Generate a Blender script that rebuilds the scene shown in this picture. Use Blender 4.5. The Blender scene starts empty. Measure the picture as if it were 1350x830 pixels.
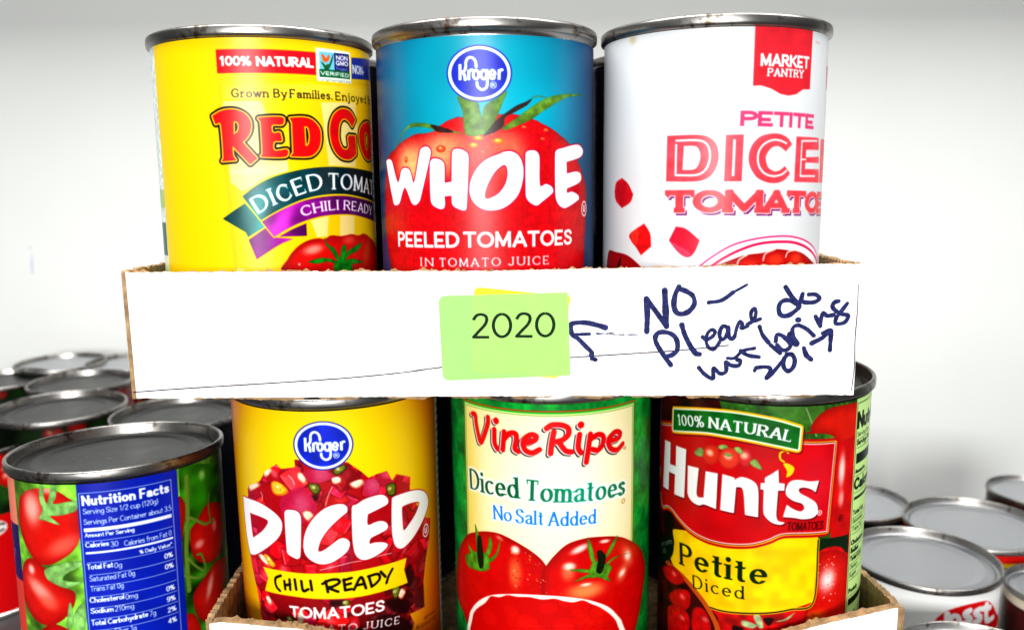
import bpy, bmesh, math, random
import numpy as np
from mathutils import Matrix, Vector
random.seed(4)
C = bpy.context.scene.collection
SC = bpy.context.scene
MM = 0.001
# ------------------------------------------------------------------ camera, world, lamps, exposure
PITCH, ROLL = math.radians(9.89), math.radians(-0.742)
cp, sp, cr_, sr_ = math.cos(PITCH), math.sin(PITCH), math.cos(ROLL), math.sin(ROLL)
cam = bpy.data.cameras.new('camera'); cam.sensor_width = 36; cam.sensor_fit = 'HORIZONTAL'
cam.lens = 1132.4 / 1350 * 36; cam.clip_start = 0.005; cam.clip_end = 50
co = bpy.data.objects.new('camera', cam); C.objects.link(co)
right = Vector((cr_, sr_ * sp, sr_ * cp)); up = Vector((-sr_, cr_ * sp, cr_ * cp)); fw = Vector((0, cp, -sp))
co.matrix_world = Matrix(((right.x, up.x, -fw.x, 0), (right.y, up.y, -fw.y, 0), (right.z, up.z, -fw.z, 0), (0, 0, 0, 1)))
cam.dof.use_dof = True; cam.dof.focus_distance = 0.285; cam.dof.aperture_fstop = 14
SC.camera = co
w = bpy.data.worlds.new("World"); SC.world = w; w.use_nodes = True
w.node_tree.nodes['Background'].inputs[0].default_value = (0.93, 0.97, 1, 1)
w.node_tree.nodes['Background'].inputs[1].default_value = 0.06
def area(name, loc, target, sx, sy, power, col=(1, 1, 1)):
    l = bpy.data.lights.new(name, 'AREA'); l.shape = 'RECTANGLE'; l.size = sx; l.size_y = sy; l.energy = power; l.color = col
    o = bpy.data.objects.new(name, l); C.objects.link(o); o.location = loc
    o.rotation_euler = (Vector(target) - Vector(loc)).to_track_quat('-Z', 'Y').to_euler()
    return o
area('front_lamp', (-0.10, -0.95, 0.14), (0, 0.4, -0.06), 0.45, 0.34, 25.5, (1, 1, 1))
area('ceiling_tube_lamp', (-0.06, -0.30, 0.66), (0, 0.3, 0.0), 0.035, 0.8, 0.9, (1, 1, 0.97))
area('second_tube_lamp', (0.10, -0.30, 0.66), (0.05, 0.3, 0.0), 0.035, 0.8, 0.9, (1, 1, 0.97))
area('added_wall_fill', (0.1, 0.22, 0.62), (0.1, 0.8, -0.42), 1.5, 0.3, 19, (1, 1, 1))  # added fill light, brightens the lower part of the wall
SC.view_settings.view_transform = 'Standard'; SC.view_settings.look = 'None'
SC.view_settings.exposure = 0.0; SC.view_settings.gamma = 1.0
SC.cycles.max_bounces = 6
# ------------------------------------------------------------------ traced artwork, in label millimetres (x right of the front line, y below the can's top)
DATA = {
 'R': {
  'R': [-7.0, 27.5, -7.0, 27.5, -4.22, 26.11, -1.28, 25.62, 1.33, 25.97, 3.45, 27.02, 4.74, 28.61, 5.15, 30.48, 4.71, 32.66, 3.62, 34.45, 2.22, 35.75, 2.22, 35.75, 6.42, 40.76, 6.42, 40.76, 4.21, 42.67, 4.21, 42.67, -0.99, 36.78, -0.99, 36.78, -0.94, 39.79, -0.09, 41.32, -0.09, 41.32, -4.75, 41.6, -4.75, 41.6, -4.11, 40.33, -4.39, 29.95, -6.13, 30.1, -6.13, 30.1],
  'Rh': [-0.21, 29.35, -0.21, 29.35, 0.92, 29.45, 1.4, 30.84, 0.94, 32.43, -0.38, 33.4, -0.38, 33.4],
  'E': [7.5, 28.3, 14.8, 28.03, 14.69, 30.23, 11.58, 30.47, 11.61, 32.87, 13.68, 32.73, 14.1, 33.85, 14.1, 35.38, 11.82, 35.67, 11.87, 38.37, 15.81, 38.08, 15.16, 40.31, 7.63, 40.21, 8.15, 39.28, 8.1, 29.49],
  'D': [17.01, 28.18, 17.01, 28.18, 21.4, 27.86, 24.43, 28.57, 26.82, 30.94, 27.27, 34.01, 26.48, 37.33, 24.3, 39.63, 21.62, 40.28, 16.8, 40.18, 16.8, 40.18, 17.68, 39.08, 17.68, 39.08, 17.76, 29.57, 17.76, 29.57],
  'Dh': [21.68, 30.69, 21.68, 30.69, 22.97, 31.06, 23.36, 33.7, 22.92, 36.16, 21.79, 37.0, 21.79, 37.0],
  'G': [43.3, 27.57, 43.3, 27.57, 41.23, 30.05, 41.23, 30.05, 39.26, 28.25, 37.07, 27.54, 35.18, 29.12, 34.43, 32.09, 34.54, 35.02, 35.87, 37.3, 37.68, 37.67, 38.85, 36.57, 38.59, 33.59, 38.59, 33.59, 39.49, 32.91, 39.49, 32.91, 42.9, 32.96, 42.9, 32.96, 43.0, 39.01, 43.0, 39.01, 40.51, 40.46, 38.12, 40.94, 34.81, 40.29, 32.18, 37.82, 30.93, 33.89, 31.03, 30.15, 32.54, 26.76, 35.15, 24.85, 37.89, 24.42, 40.85, 25.18],
  'O': [51.13, 27.89, 55.88, 28.21, 59.36, 30.67, 63.69, 34.07, 58.83, 38.43, 54.82, 40.39, 50.99, 40.51, 47.74, 38.85, 45.64, 35.43, 45.47, 31.96, 47.08, 29.48],
  'Oh': [50.76, 31.22, 52.89, 32.87, 52.43, 36.45, 50.96, 37.4, 49.72, 35.25, 49.76, 32.6],
  'ray1': [-2.76, 23.06, 8.57, 23.14, 11.47, 31.07, 15.71, 41.53, 16.09, 45.89, -2.55, 45.67, -2.33, 42.17, -4.68, 26.57],
  'ray2': [27.96, 22.9, 43.74, 21.76, 44.41, 29.0, 41.96, 45.84, 29.81, 43.1],
  'ray3': [22.33, 60.78, 28.89, 59.32, 28.04, 66.03, 24.28, 66.28],
  'ray4': [33.6, 59.26, 40.43, 59.48, 39.98, 66.21, 33.2, 66.29],
  'ray5': [-2.19, 44.52, 15.36, 42.29, 16.02, 45.12, 9.98, 46.88, 5.14, 49.43, 1.26, 51.17, -2.42, 48.11],
  'ray6': [-2.04, 75.12, 0.81, 75.77, -2.26, 78.62, -2.68, 78.62],
  'win': [-2.72, 18.37, 56.82, 16.41, 55.95, 20.98, -3.0, 22.7],
  'fr1': [57.26, 14.26, -4.29, 16.58, -4.12, 26.88, -3.8, 43.69, -2.5, 75.73],
  'fr2': [57.11, 15.0, -3.49, 17.29, -3.27, 26.9, -2.97, 43.71, -1.87, 75.74],
  'teal': [1.18, 52.58, 1.18, 52.58, 5.13, 49.63, 9.97, 47.08, 15.61, 45.32, 22.33, 43.99, 29.74, 43.46, 39.41, 43.69, 50.68, 44.46, 63.6, 45.34, 63.6, 45.34, 63.65, 56.22, 63.65, 56.22, 43.92, 53.34, 35.73, 52.37, 27.79, 52.48, 20.97, 53.6, 15.48, 55.54, 10.57, 57.88, 6.5, 60.23, 6.5, 60.23],
  'purp': [6.79, 60.68, 6.79, 60.68, 10.54, 58.41, 15.45, 56.07, 20.94, 54.14, 27.76, 53.1, 35.69, 52.97, 43.88, 53.91, 63.65, 56.69, 63.65, 56.69, 63.68, 63.23, 63.68, 63.23, 48.97, 60.96, 39.07, 59.31, 31.45, 59.07, 25.08, 59.62, 19.74, 60.99, 14.69, 63.09, 10.36, 65.63, 10.36, 65.63],
  'tail': [-5.63, 59.55, -5.63, 59.55, -2.61, 57.56, 1.85, 54.8, 1.85, 54.8, 7.78, 62.21, 7.78, 62.21, 2.23, 65.47, 2.23, 65.47, 1.59, 63.91, 1.59, 63.91],
  'tailp': [2.38, 66.37, 2.38, 66.37, 7.95, 62.62, 7.95, 62.62, 10.35, 65.75, 10.35, 65.75, 16.14, 66.44, 16.14, 66.44, 11.61, 68.25, 4.54, 72.64, 4.54, 72.64],
  'fold': [11.75, 65.59, 11.75, 65.59, 16.3, 63.27, 20.78, 61.56, 20.78, 61.56, 20.78, 65.63, 20.78, 65.63],
  'tom': [12.38, 76.55, 14.18, 72.9, 15.93, 70.49, 18.53, 68.32, 21.58, 66.99, 24.71, 66.63, 27.03, 66.91, 29.53, 65.89, 33.76, 66.32, 38.64, 65.92, 42.15, 66.54, 46.43, 66.2, 51.93, 68.21, 57.08, 70.35, 63.67, 74.06, 63.62, 80.72],
  'calyx': [[27.06, 66.41, 28.14, 68.79, 30.82, 70.43, 32.99, 74.87, 31.64, 74.77, 29.25, 71.19, 27.4, 68.96], [33.84, 69.76, 35.86, 70.1, 34.4, 74.98, 32.72, 74.85], [44.39, 69.1, 41.8, 71.58, 36.92, 72.99, 34.69, 75.0, 35.11, 72.86, 37.68, 70.87], [20.79, 74.06, 25.76, 73.1, 30.61, 74.27, 32.1, 76.1, 28.08, 74.52, 23.83, 74.88], [44.71, 76.02, 38.12, 74.17, 34.39, 75.19, 38.01, 75.91], [31.11, 74.74, 37.41, 75.21, 37.86, 78.31, 30.43, 77.69]],
  'tomhl': [22.73, 70.19, 37.23, 67.8, 17.78, 74.74, 47.83, 72.91],
  'tdiced': [6.03, 58.11, 10.7, 55.57, 14.54, 54.34, 17.65, 52.93, 21.93, 51.61, 25.53, 50.99, 29.35, 50.79, 34.08, 50.92, 40.99, 51.31, 49.26, 52.34, 63.64, 54.36],
  'tchili': [19.82, 59.38, 23.33, 58.49, 27.03, 57.88, 31.01, 57.62, 35.41, 57.65, 41.97, 58.35, 53.75, 60.13],
  'bar': [-4.52, 7.49, 26.82, 7.38, 26.63, 14.44, -4.44, 14.63],
  't100': [-3.17, 12.46, 6.06, 12.54],
  'tnat': [8.05, 12.63, 25.64, 12.29],
  'box': [26.84, 5.86, 41.75, 5.69, 41.8, 15.98, 26.92, 16.16],
  'sky': [27.99, 6.84, 33.94, 6.76, 33.97, 12.55, 28.01, 12.37],
  'navy': [33.94, 6.76, 41.12, 6.45, 41.1, 12.2, 33.97, 12.55],
  'grn': [27.81, 12.39, 41.1, 12.09, 41.13, 14.46, 27.87, 14.89],
  'ver': [28.35, 14.25, 40.5, 14.02],
  'non': [34.94, 8.97, 40.21, 8.7],
  'gmo': [34.83, 10.69, 40.28, 10.43],
  'proj': [34.74, 12.2, 39.99, 11.99],
  'url': [27.62, 16.0, 41.33, 15.74],
  'bfly': [28.91, 7.56, 30.01, 8.0, 30.64, 8.75, 31.74, 7.55, 32.1, 8.61, 31.05, 9.92, 29.57, 9.95, 29.1, 8.9],
  'blade': [[33.62, 7.24, 32.32, 9.68, 30.93, 12.12, 31.62, 12.06, 33.04, 9.61], [28.58, 10.04, 29.86, 10.74, 30.79, 12.13, 30.11, 12.19], [29.77, 12.39, 30.52, 10.95, 31.57, 10.58, 31.62, 12.22]],
  'blue': [42.43, 7.29, 63.65, 5.12, 63.69, 12.4, 42.13, 14.24],
  'tnon': [43.08, 12.43, 51.18, 12.16],
  'grown': [-0.2, 22.06, 16.44, 22.04],
  'grown2': [17.64, 22.0, 32.49, 21.83],
  'grown3': [33.95, 21.84, 59.57, 21.24],
  'seam': [-34.57, 3.33, -35.39, 25.16, -31.78, 76.85],
  'blk': [-43.78, 49.93, -35.09, 50.0, -34.18, 60.13, -43.34, 60.67],
 },
 'W': {
  'ring0': [9.1, 16.4, 8.82, 18.27, 8.04, 20.05, 6.82, 21.65, 5.21, 22.99, 3.31, 23.99, 1.21, 24.6, -0.99, 24.78, -3.19, 24.53, -5.29, 23.85, -7.19, 22.79, -8.78, 21.4, -9.98, 19.76, -10.71, 17.95, -10.92, 16.08, -10.61, 14.23, -9.79, 12.51, -8.52, 10.99, -6.88, 9.74, -4.96, 8.83, -2.85, 8.28, -0.67, 8.12, 1.51, 8.35, 3.57, 8.97, 5.42, 9.94, 6.97, 11.24, 8.14, 12.8, 8.87, 14.54],
  'ring1': [8.66, 16.41, 8.39, 18.19, 7.65, 19.89, 6.48, 21.41, 4.95, 22.69, 3.13, 23.64, 1.13, 24.21, -0.98, 24.39, -3.09, 24.15, -5.09, 23.51, -6.9, 22.5, -8.43, 21.17, -9.57, 19.61, -10.26, 17.89, -10.47, 16.1, -10.17, 14.34, -9.39, 12.69, -8.18, 11.24, -6.61, 10.06, -4.78, 9.18, -2.77, 8.66, -0.67, 8.5, 1.41, 8.72, 3.38, 9.31, 5.15, 10.25, 6.63, 11.48, 7.75, 12.97, 8.44, 14.64],
  'ring2': [7.7, 16.42, 7.46, 18.0, 6.8, 19.5, 5.75, 20.85, 4.37, 21.97, 2.74, 22.81, 0.93, 23.32, -0.96, 23.47, -2.86, 23.26, -4.66, 22.69, -6.29, 21.8, -7.65, 20.63, -8.67, 19.25, -9.29, 17.73, -9.48, 16.14, -9.21, 14.58, -8.52, 13.13, -7.44, 11.84, -6.04, 10.78, -4.39, 10.01, -2.58, 9.54, -0.69, 9.4, 1.18, 9.6, 2.96, 10.12, 4.55, 10.95, 5.88, 12.05, 6.89, 13.38, 7.5, 14.86],
  'k': [[-6.68, 13.57, -6.74, 18.3], [-6.09, 15.98, -5.44, 15.66, -4.94, 14.66, -4.83, 12.96, -4.21, 11.96, -3.27, 11.71, -2.34, 12.23, -1.84, 13.26, -1.73, 14.74], [-5.97, 15.83, -5.32, 16.92, -5.16, 18.35], [-4.0, 15.3, -4.07, 18.39], [-3.95, 16.05, -3.46, 15.45, -2.75, 15.42], [-1.0, 16.79, -1.07, 17.28, -1.26, 17.69, -1.54, 17.96, -1.87, 18.05, -2.19, 17.94, -2.46, 17.66, -2.63, 17.25, -2.69, 16.76, -2.61, 16.27, -2.42, 15.86, -2.14, 15.6, -1.82, 15.51, -1.49, 15.61, -1.23, 15.89, -1.05, 16.3, -1.0, 16.79], [1.34, 16.82, 1.27, 17.31, 1.08, 17.72, 0.8, 17.99, 0.48, 18.09, 0.16, 17.98, -0.11, 17.7, -0.29, 17.29, -0.34, 16.8, -0.27, 16.32, -0.08, 15.91, 0.2, 15.64, 0.52, 15.54, 0.85, 15.64, 1.11, 15.92, 1.29, 16.33, 1.34, 16.82], [1.54, 15.17, 1.51, 19.44, 1.13, 20.69, -0.05, 21.2, -1.1, 20.66, -1.55, 19.85, -1.58, 18.9], [2.44, 16.83, 3.83, 16.83, 3.79, 16.04, 3.1, 15.54, 2.43, 16.15, 2.3, 16.94, 2.52, 17.74, 3.17, 18.08, 3.81, 17.63], [5.15, 15.31, 5.1, 18.36], [5.18, 16.15, 5.62, 15.49, 6.21, 15.44]],
  'reg': [4.22, 19.91, 4.15, 20.26, 3.95, 20.55, 3.66, 20.75, 3.31, 20.82, 2.97, 20.75, 2.69, 20.55, 2.5, 20.25, 2.44, 19.9, 2.51, 19.55, 2.71, 19.26, 3.0, 19.06, 3.34, 18.99, 3.68, 19.06, 3.97, 19.26, 4.16, 19.56],
  'W': [-39.75, 41.88, -38.26, 40.92, -36.18, 41.13, -35.13, 42.02, -31.97, 48.34, -29.83, 44.64, -28.33, 43.94, -26.29, 44.23, -25.27, 45.48, -23.88, 48.44, -21.16, 39.02, -20.07, 37.86, -18.27, 37.68, -17.15, 38.67, -17.15, 40.35, -21.46, 53.61, -22.61, 55.08, -23.97, 55.58, -25.33, 54.84, -28.33, 50.12, -31.27, 54.86, -33.19, 55.73, -35.0, 55.14],
  'H': [-17.46, 42.98, -16.67, 41.56, -15.0, 41.36, -13.13, 42.12, -12.37, 43.57, -12.46, 48.84, -12.46, 48.84, -10.16, 48.49, -10.16, 48.49, -9.79, 39.82, -9.15, 38.74, -7.64, 38.59, -5.68, 39.29, -4.69, 40.63, -4.65, 43.47, -5.52, 56.37, -6.08, 57.33, -7.58, 57.08, -9.58, 56.09, -10.22, 54.88, -10.27, 52.71, -10.27, 52.71, -12.63, 52.93, -12.63, 52.93, -12.54, 55.35, -13.0, 56.56, -14.36, 56.8, -16.56, 55.82, -17.38, 54.6, -17.6, 52.41],
  'O': [4.67, 40.38, 6.38, 39.68, 8.59, 39.6, 10.58, 40.56, 11.83, 42.46, 12.41, 45.33, 12.0, 48.93, 10.68, 52.52, 8.37, 55.13, 5.38, 56.9, 2.21, 57.43, -0.69, 56.91, -3.09, 55.19, -4.4, 52.54, -4.44, 49.67, -3.4, 46.58, -1.41, 43.76, 1.28, 41.67],
  'Oh': [6.32, 43.62, 7.14, 44.57, 7.25, 46.96, 6.48, 49.58, 4.73, 51.94, 2.52, 53.35, 0.58, 53.8, 0.22, 52.36, 1.14, 49.5, 2.88, 46.43, 4.6, 44.55],
  'L': [13.14, 40.8, 13.67, 39.61, 15.27, 39.27, 16.89, 39.6, 17.88, 41.27, 18.01, 49.96, 20.22, 49.6, 22.33, 50.4, 23.01, 51.73, 22.31, 52.71, 19.0, 54.85, 17.0, 56.12, 15.35, 55.74, 13.76, 54.5, 13.1, 52.8],
  'E': [23.87, 40.27, 24.66, 39.04, 26.7, 38.52, 32.07, 37.42, 35.77, 37.32, 38.27, 38.75, 37.92, 40.27, 35.76, 41.32, 28.84, 42.76, 28.84, 42.76, 28.97, 46.36, 28.97, 46.36, 33.8, 45.7, 36.57, 46.35, 37.1, 48.12, 35.52, 49.38, 29.02, 51.07, 29.02, 51.07, 29.08, 52.42, 31.57, 52.11, 34.91, 53.16, 35.7, 54.45, 33.75, 55.42, 28.75, 57.15, 26.92, 57.1, 24.86, 55.71, 23.9, 52.98],
  'U': [39.31, 57.76],
  'tom': [-37.31, 81.31, -38.41, 76.52, -41.18, 69.38, -43.04, 60.33, -41.51, 48.26, -37.55, 40.22, -33.01, 37.89, -29.36, 36.07, -23.74, 33.9, -16.69, 33.33, -13.08, 31.24, -9.68, 29.71, -6.43, 29.11, 0.06, 29.47, 4.38, 28.58, 9.74, 28.57, 14.84, 29.68, 19.23, 31.25, 24.7, 33.75, 29.64, 36.78, 33.82, 41.14, 38.12, 46.2, 41.09, 52.16, 40.58, 61.16, 38.71, 78.65, 38.0, 82.25],
  'gl': [-25.16, 43.07, -11.49, 40.05, 6.62, 39.86, -0.18, 42.63, -12.97, 36.68],
  'drops': [-1.49, 35.53, -2.97, 37.63, 4.49, 36.45, -13.45, 38.48, -27.27, 41.39, -0.13, 39.79, 1.34, 38.3, 4.45, 38.9, 12.72, 32.3, 19.18, 35.78, 20.37, 33.13, 2.6, 34.65],
  'leaf': [[-35.26, 40.8, -31.05, 36.0, -28.38, 32.7, -24.61, 30.48, -20.71, 30.35, -16.62, 30.96, -13.89, 31.68, -10.78, 32.73, -5.33, 34.29, -8.78, 33.87, -13.95, 33.43, -16.66, 32.29, -20.75, 31.54, -25.36, 31.7, -28.42, 33.43, -31.55, 36.96], [-7.52, 22.79, -1.75, 24.79, -0.85, 27.59, 0.51, 31.34, 0.93, 34.16, -4.85, 34.77, -5.98, 30.76, -6.15, 27.48], [0.11, 27.14, 2.05, 24.84, 3.98, 23.92, 7.38, 21.6, 6.37, 24.39, 4.37, 29.04, 2.39, 32.77, 0.47, 33.45], [5.76, 32.56, 8.22, 30.92, 11.75, 28.55, 17.05, 25.15, 21.65, 23.09, 28.24, 21.79, 39.16, 21.24, 29.73, 22.66, 24.77, 24.61, 19.26, 27.44, 14.84, 30.15, 10.19, 32.08, 6.72, 33.26]],
  'leafd': [[15.44, 23.78, 13.84, 25.7, 10.25, 27.62, 6.78, 29.51, 6.26, 31.85, 3.82, 33.72, 0.2, 34.85, 1.92, 32.76, 3.87, 30.44, 6.31, 28.58, 10.27, 25.99, 13.33, 24.77], [-16.62, 31.1, -11.8, 32.23, -9.27, 33.58, -13.95, 33.43, -15.82, 32.32]],
  'vine': [15.44, 23.55, 17.62, 22.92, 20.46, 23.23],
  'peel': [-32.43, 69.06, -8.34, 68.81],
  'tomt': [-6.46, 68.8, 31.05, 69.04],
  'tin': [-22.0, 74.84, -17.29, 74.85],
  'tto': [-14.84, 74.78, 4.57, 74.63],
  'tju': [7.34, 74.59, 21.01, 74.77],
  'edge': [-52.44, 78.97, -38.52, 77.75, 39.45, 78.72, 54.44, 80.2],
 },
 'M': {
  'flag': [3.9, 3.3, 26.32, 2.67, 25.97, 21.35, 22.34, 21.56, 19.27, 23.17, 16.04, 23.71, 13.03, 23.28, 9.51, 21.74, 6.23, 20.92, 3.75, 21.06],
  'mk': [6.14, 15.3, 24.61, 15.35],
  'pan': [8.5, 18.19, 22.11, 18.27],
  'tm': [28.08, 7.52, 30.82, 7.35],
  'pet': [0.65, 32.87, 29.09, 33.41],
  'D': [-21.91, 35.28, -21.91, 35.28, -12.71, 35.26, -9.19, 35.95, -6.75, 38.09, -5.92, 41.38, -6.35, 44.67, -8.23, 47.74, -11.92, 49.26, -22.01, 49.28, -22.01, 49.28],
  'Di': [-18.92, 36.85, -18.92, 36.85, -12.45, 36.89, -10.02, 37.68, -8.75, 39.72, -8.58, 42.89, -9.81, 45.87, -12.41, 47.35, -18.92, 47.37, -18.92, 47.37],
  'Dh': [-16.44, 38.55, -16.44, 38.55, -13.07, 38.63, -11.81, 39.75, -11.35, 41.96, -11.96, 44.38, -13.34, 45.69, -16.73, 45.78, -16.73, 45.78],
  'I': [-3.92, 35.43, 1.45, 35.39, 1.29, 49.37, -4.12, 49.41],
  'Ii': [-1.3, 36.76, -1.44, 47.8],
  'C': [18.47, 38.19, 18.47, 38.19, 16.0, 40.43, 16.0, 40.43, 14.13, 39.26, 12.48, 38.83, 10.43, 39.5, 8.91, 41.7, 8.99, 43.68, 9.92, 45.44, 12.03, 46.42, 13.91, 46.12, 15.83, 44.87, 15.83, 44.87, 18.05, 47.11, 18.05, 47.11, 16.04, 49.02, 13.0, 49.98, 9.34, 49.74, 5.87, 48.07, 3.64, 44.76, 3.21, 41.68, 4.11, 38.63, 6.36, 36.23, 9.24, 35.26, 12.84, 35.09, 16.24, 36.15],
  'Ci': [16.34, 38.04, 13.47, 37.11, 10.83, 37.04, 8.13, 38.19, 6.52, 40.16, 6.13, 42.57, 6.7, 44.99, 8.48, 46.98, 11.31, 47.88, 14.53, 47.45, 16.78, 46.12],
  'E': [20.27, 35.85, 33.75, 35.92, 35.95, 50.03, 20.0, 49.72],
  'Ei': [32.53, 36.88, 22.94, 37.13, 22.81, 47.92, 32.01, 47.93],
  'Eg': [[25.31, 39.78, 34.75, 39.66, 35.08, 41.79, 25.33, 42.12], [25.21, 43.71, 35.41, 43.82, 35.74, 45.77, 25.13, 45.75], [22.58, 42.52, 25.53, 42.48, 25.57, 43.03, 22.62, 43.05]],
  'D2': [35.83, 36.21, 45.23, 36.03, 45.18, 50.06, 36.49, 50.03],
  'tT': [-21.41, 58.95, -13.38, 58.88],
  'tO': [-12.13, 58.88, -4.55, 58.88],
  'tM': [-3.31, 58.88, 8.08, 59.09],
  'tA': [9.23, 59.1, 17.01, 59.25],
  'tT2': [17.68, 59.27, 25.64, 59.56],
  'tO2': [26.94, 59.6, 34.41, 59.88],
  'tE': [35.37, 59.91, 43.24, 60.23],
  'th': [-9.91, 58.87, -10.09, 51.86],
  'cubes': [[-40.44, 48.01, -40.44, 48.01, -37.14, 49.89, -34.57, 53.24, -34.57, 53.24, -35.91, 55.89, -40.24, 57.83, -40.24, 57.83, -44.12, 55.32, -45.05, 52.46, -45.05, 52.46, -44.0, 49.58], [-29.72, 62.52, -29.72, 62.52, -27.36, 65.61, -26.88, 69.77, -26.88, 69.77, -30.79, 72.76, -30.79, 72.76, -32.91, 70.33, -35.08, 68.46, -35.96, 66.23], [-18.48, 63.19, -18.48, 63.19, -15.14, 63.96, -10.93, 67.41, -10.93, 67.41, -12.54, 71.23, -14.66, 72.75, -17.74, 71.09, -20.67, 67.61, -20.67, 67.61]],
  'face': [[-42.51, 49.59, -39.41, 50.16, -37.5, 53.54, -40.26, 56.41, -43.56, 53.59], [-35.54, 66.21, -32.05, 64.38, -32.7, 69.76, -34.68, 68.16], [-20.37, 67.88, -13.88, 71.26, -14.67, 72.64, -17.74, 70.92]],
  'ctom': [-49.96, 73.08, -43.15, 72.58, -36.25, 73.38, -30.35, 76.98, -29.23, 80.3, -49.7, 82.18],
  'csl': [-40.11, 73.93, -41.68, 78.43, -43.24, 79.16, -42.17, 76.13],
  'b1': [-13.19, 77.52, -7.46, 72.79, -1.22, 69.0, 5.3, 67.19, 12.47, 66.44, 19.52, 66.67, 26.82, 68.2, 33.62, 70.83, 38.42, 74.03, 41.1, 77.15],
  'b2': [-9.72, 77.44, -4.28, 73.31, 2.06, 70.1, 8.84, 68.34, 18.08, 68.25, 24.89, 69.49, 31.44, 71.82, 37.57, 75.12, 39.45, 78.17],
  'bin': [-7.37, 76.04, 1.05, 72.52, 4.34, 71.75, 8.96, 71.32, 13.3, 70.36, 18.22, 70.83, 25.09, 72.0, 32.59, 75.3, 37.92, 78.03, 38.73, 81.59, -9.4, 79.35],
  'bl': [[0.75, 76.58, 1.08, 73.6, 3.78, 71.85], [9.06, 73.76, 9.88, 71.61, 13.3, 70.36], [17.6, 72.99, 18.63, 71.39, 22.26, 71.02]],
  'mark': [40.19, 13.17, 45.21, 12.6, 45.19, 20.12, 41.48, 20.45],
  'rust': [-35.64, 5.08],
 },
 'K': {
  'logo': [2.73, 15.94, 12.63, 16.75, 2.31, 24.31],
  'heap': [-33.81, 43.31, -29.71, 37.07, -29.89, 34.37, -22.13, 30.07, -18.84, 25.97, -14.08, 22.9, -12.38, 24.29, -7.28, 23.34, -7.12, 20.71, -5.01, 20.88, 10.36, 22.27, 14.71, 26.28, 17.19, 28.82, 19.9, 28.01, 23.86, 27.53, 25.47, 31.43, 27.39, 29.75, 33.38, 32.54, 33.16, 37.19, 39.18, 49.44, 44.97, 52.02, 43.86, 59.44, 41.27, 65.35, 39.26, 73.63, 39.24, 83.43, 31.17, 82.81, 33.28, 87.38, 30.09, 90.83, -20.48, 86.63, -25.95, 81.25, -26.94, 72.67, -29.97, 62.48],
  'cream': [[10.62, 29.69, 14.61, 28.65, 15.56, 30.41, 12.69, 31.82], [-6.33, 25.39, -4.75, 25.33, -3.24, 27.92, -4.19, 29.26, -6.19, 27.49], [-5.55, 39.41, -3.4, 38.36, -1.44, 40.1, -3.61, 42.27], [-29.29, 33.93, -22.99, 30.78, -21.92, 31.91, -27.9, 35.21], [4.95, 27.31, 7.67, 26.99, 8.08, 28.88, 5.59, 29.46], [-25.81, 57.92, -23.13, 56.88, -19.54, 59.32, -21.12, 60.54], [-22.84, 72.54, -21.14, 71.76, -19.8, 74.03, -21.44, 75.07], [26.04, 73.04, 28.1, 71.7, 29.75, 73.82, 27.59, 75.67], [-9.07, 75.44, -7.02, 75.22, -7.26, 79.31, -9.23, 80.11], [-20.01, 27.24, -16.74, 24.84, -15.82, 25.51, -18.7, 28.35]],
  'yel': [[-16.83, 30.19, -14.83, 28.99, -11.6, 30.03, -10.03, 32.26, -13.05, 33.93, -16.1, 33.28], [-22.34, 56.95, -20.39, 56.47, -17.12, 59.34, -19.28, 60.48]],
  'gre': [[5.83, 24.21, 9.34, 22.94, 10.02, 24.33, 7.21, 26.42, 5.75, 26.05], [-2.9, 29.23, 0.16, 28.96, 1.31, 30.83, 0.2, 32.93, -2.02, 31.86], [23.65, 32.34, 26.94, 32.74, 27.09, 36.5, 24.63, 36.94, 23.28, 34.42], [-14.15, 77.7, -11.61, 77.54, -10.51, 79.41, -12.41, 80.3], [24.24, 70.36, 27.45, 70.88, 25.97, 74.79, 24.42, 73.66], [6.39, 71.3, 9.03, 71.06, 8.4, 73.28, 6.83, 73.08]],
  'mag': [[-13.1, 34.73, -5.55, 30.1, -2.53, 31.86, -0.15, 39.84, -5.77, 43.17, -11.94, 43.72], [15.59, 29.61, 19.82, 29.87, 20.73, 34.37, 15.88, 35.01], [-4.73, 25.06, 0.41, 23.97, 5.27, 25.75, 4.19, 27.79, -1.85, 28.69]],
  'dark': [[29.73, 66.09, 32.02, 63.99, 34.13, 69.0, 32.39, 72.48, 29.5, 71.34], [21.65, 73.94, 30.68, 77.18, 30.47, 81.91, 23.89, 78.8], [17.93, 79.32, 23.84, 79.97, 30.34, 84.88, 31.64, 89.2, 17.73, 84.1], [2.75, 70.43, 7.46, 70.85, 6.31, 73.02, 2.64, 72.73], [-2.07, 32.92, 0.45, 32.93, 0.09, 35.05, -1.17, 35.04]],
  'hl': [[5.06, 30.22, 3.68, 33.05, 2.51, 36.71], [-9.66, 26.4, -8.35, 27.62, -7.64, 29.42], [-0.41, 59.56, 3.7, 58.62, 9.78, 57.6, 14.39, 57.55], [15.98, 57.33, 20.33, 57.15, 24.36, 57.4], [-21.74, 34.04, -21.12, 35.53, -21.63, 37.0]],
  'D': [-34.13, 38.65, -34.13, 38.65, -23.71, 38.0, -17.25, 39.66, -13.64, 42.33, -13.25, 45.52, -15.05, 49.06, -19.75, 53.28, -25.74, 57.34, -29.39, 58.93, -31.28, 58.55, -33.24, 52.14, -34.03, 44.5],
  'Dh': [-29.16, 43.39, -29.16, 43.39, -23.4, 43.13, -19.5, 43.62, -19.38, 44.69, -22.29, 48.08, -27.45, 51.69, -28.17, 51.9, -28.76, 48.45],
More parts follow.
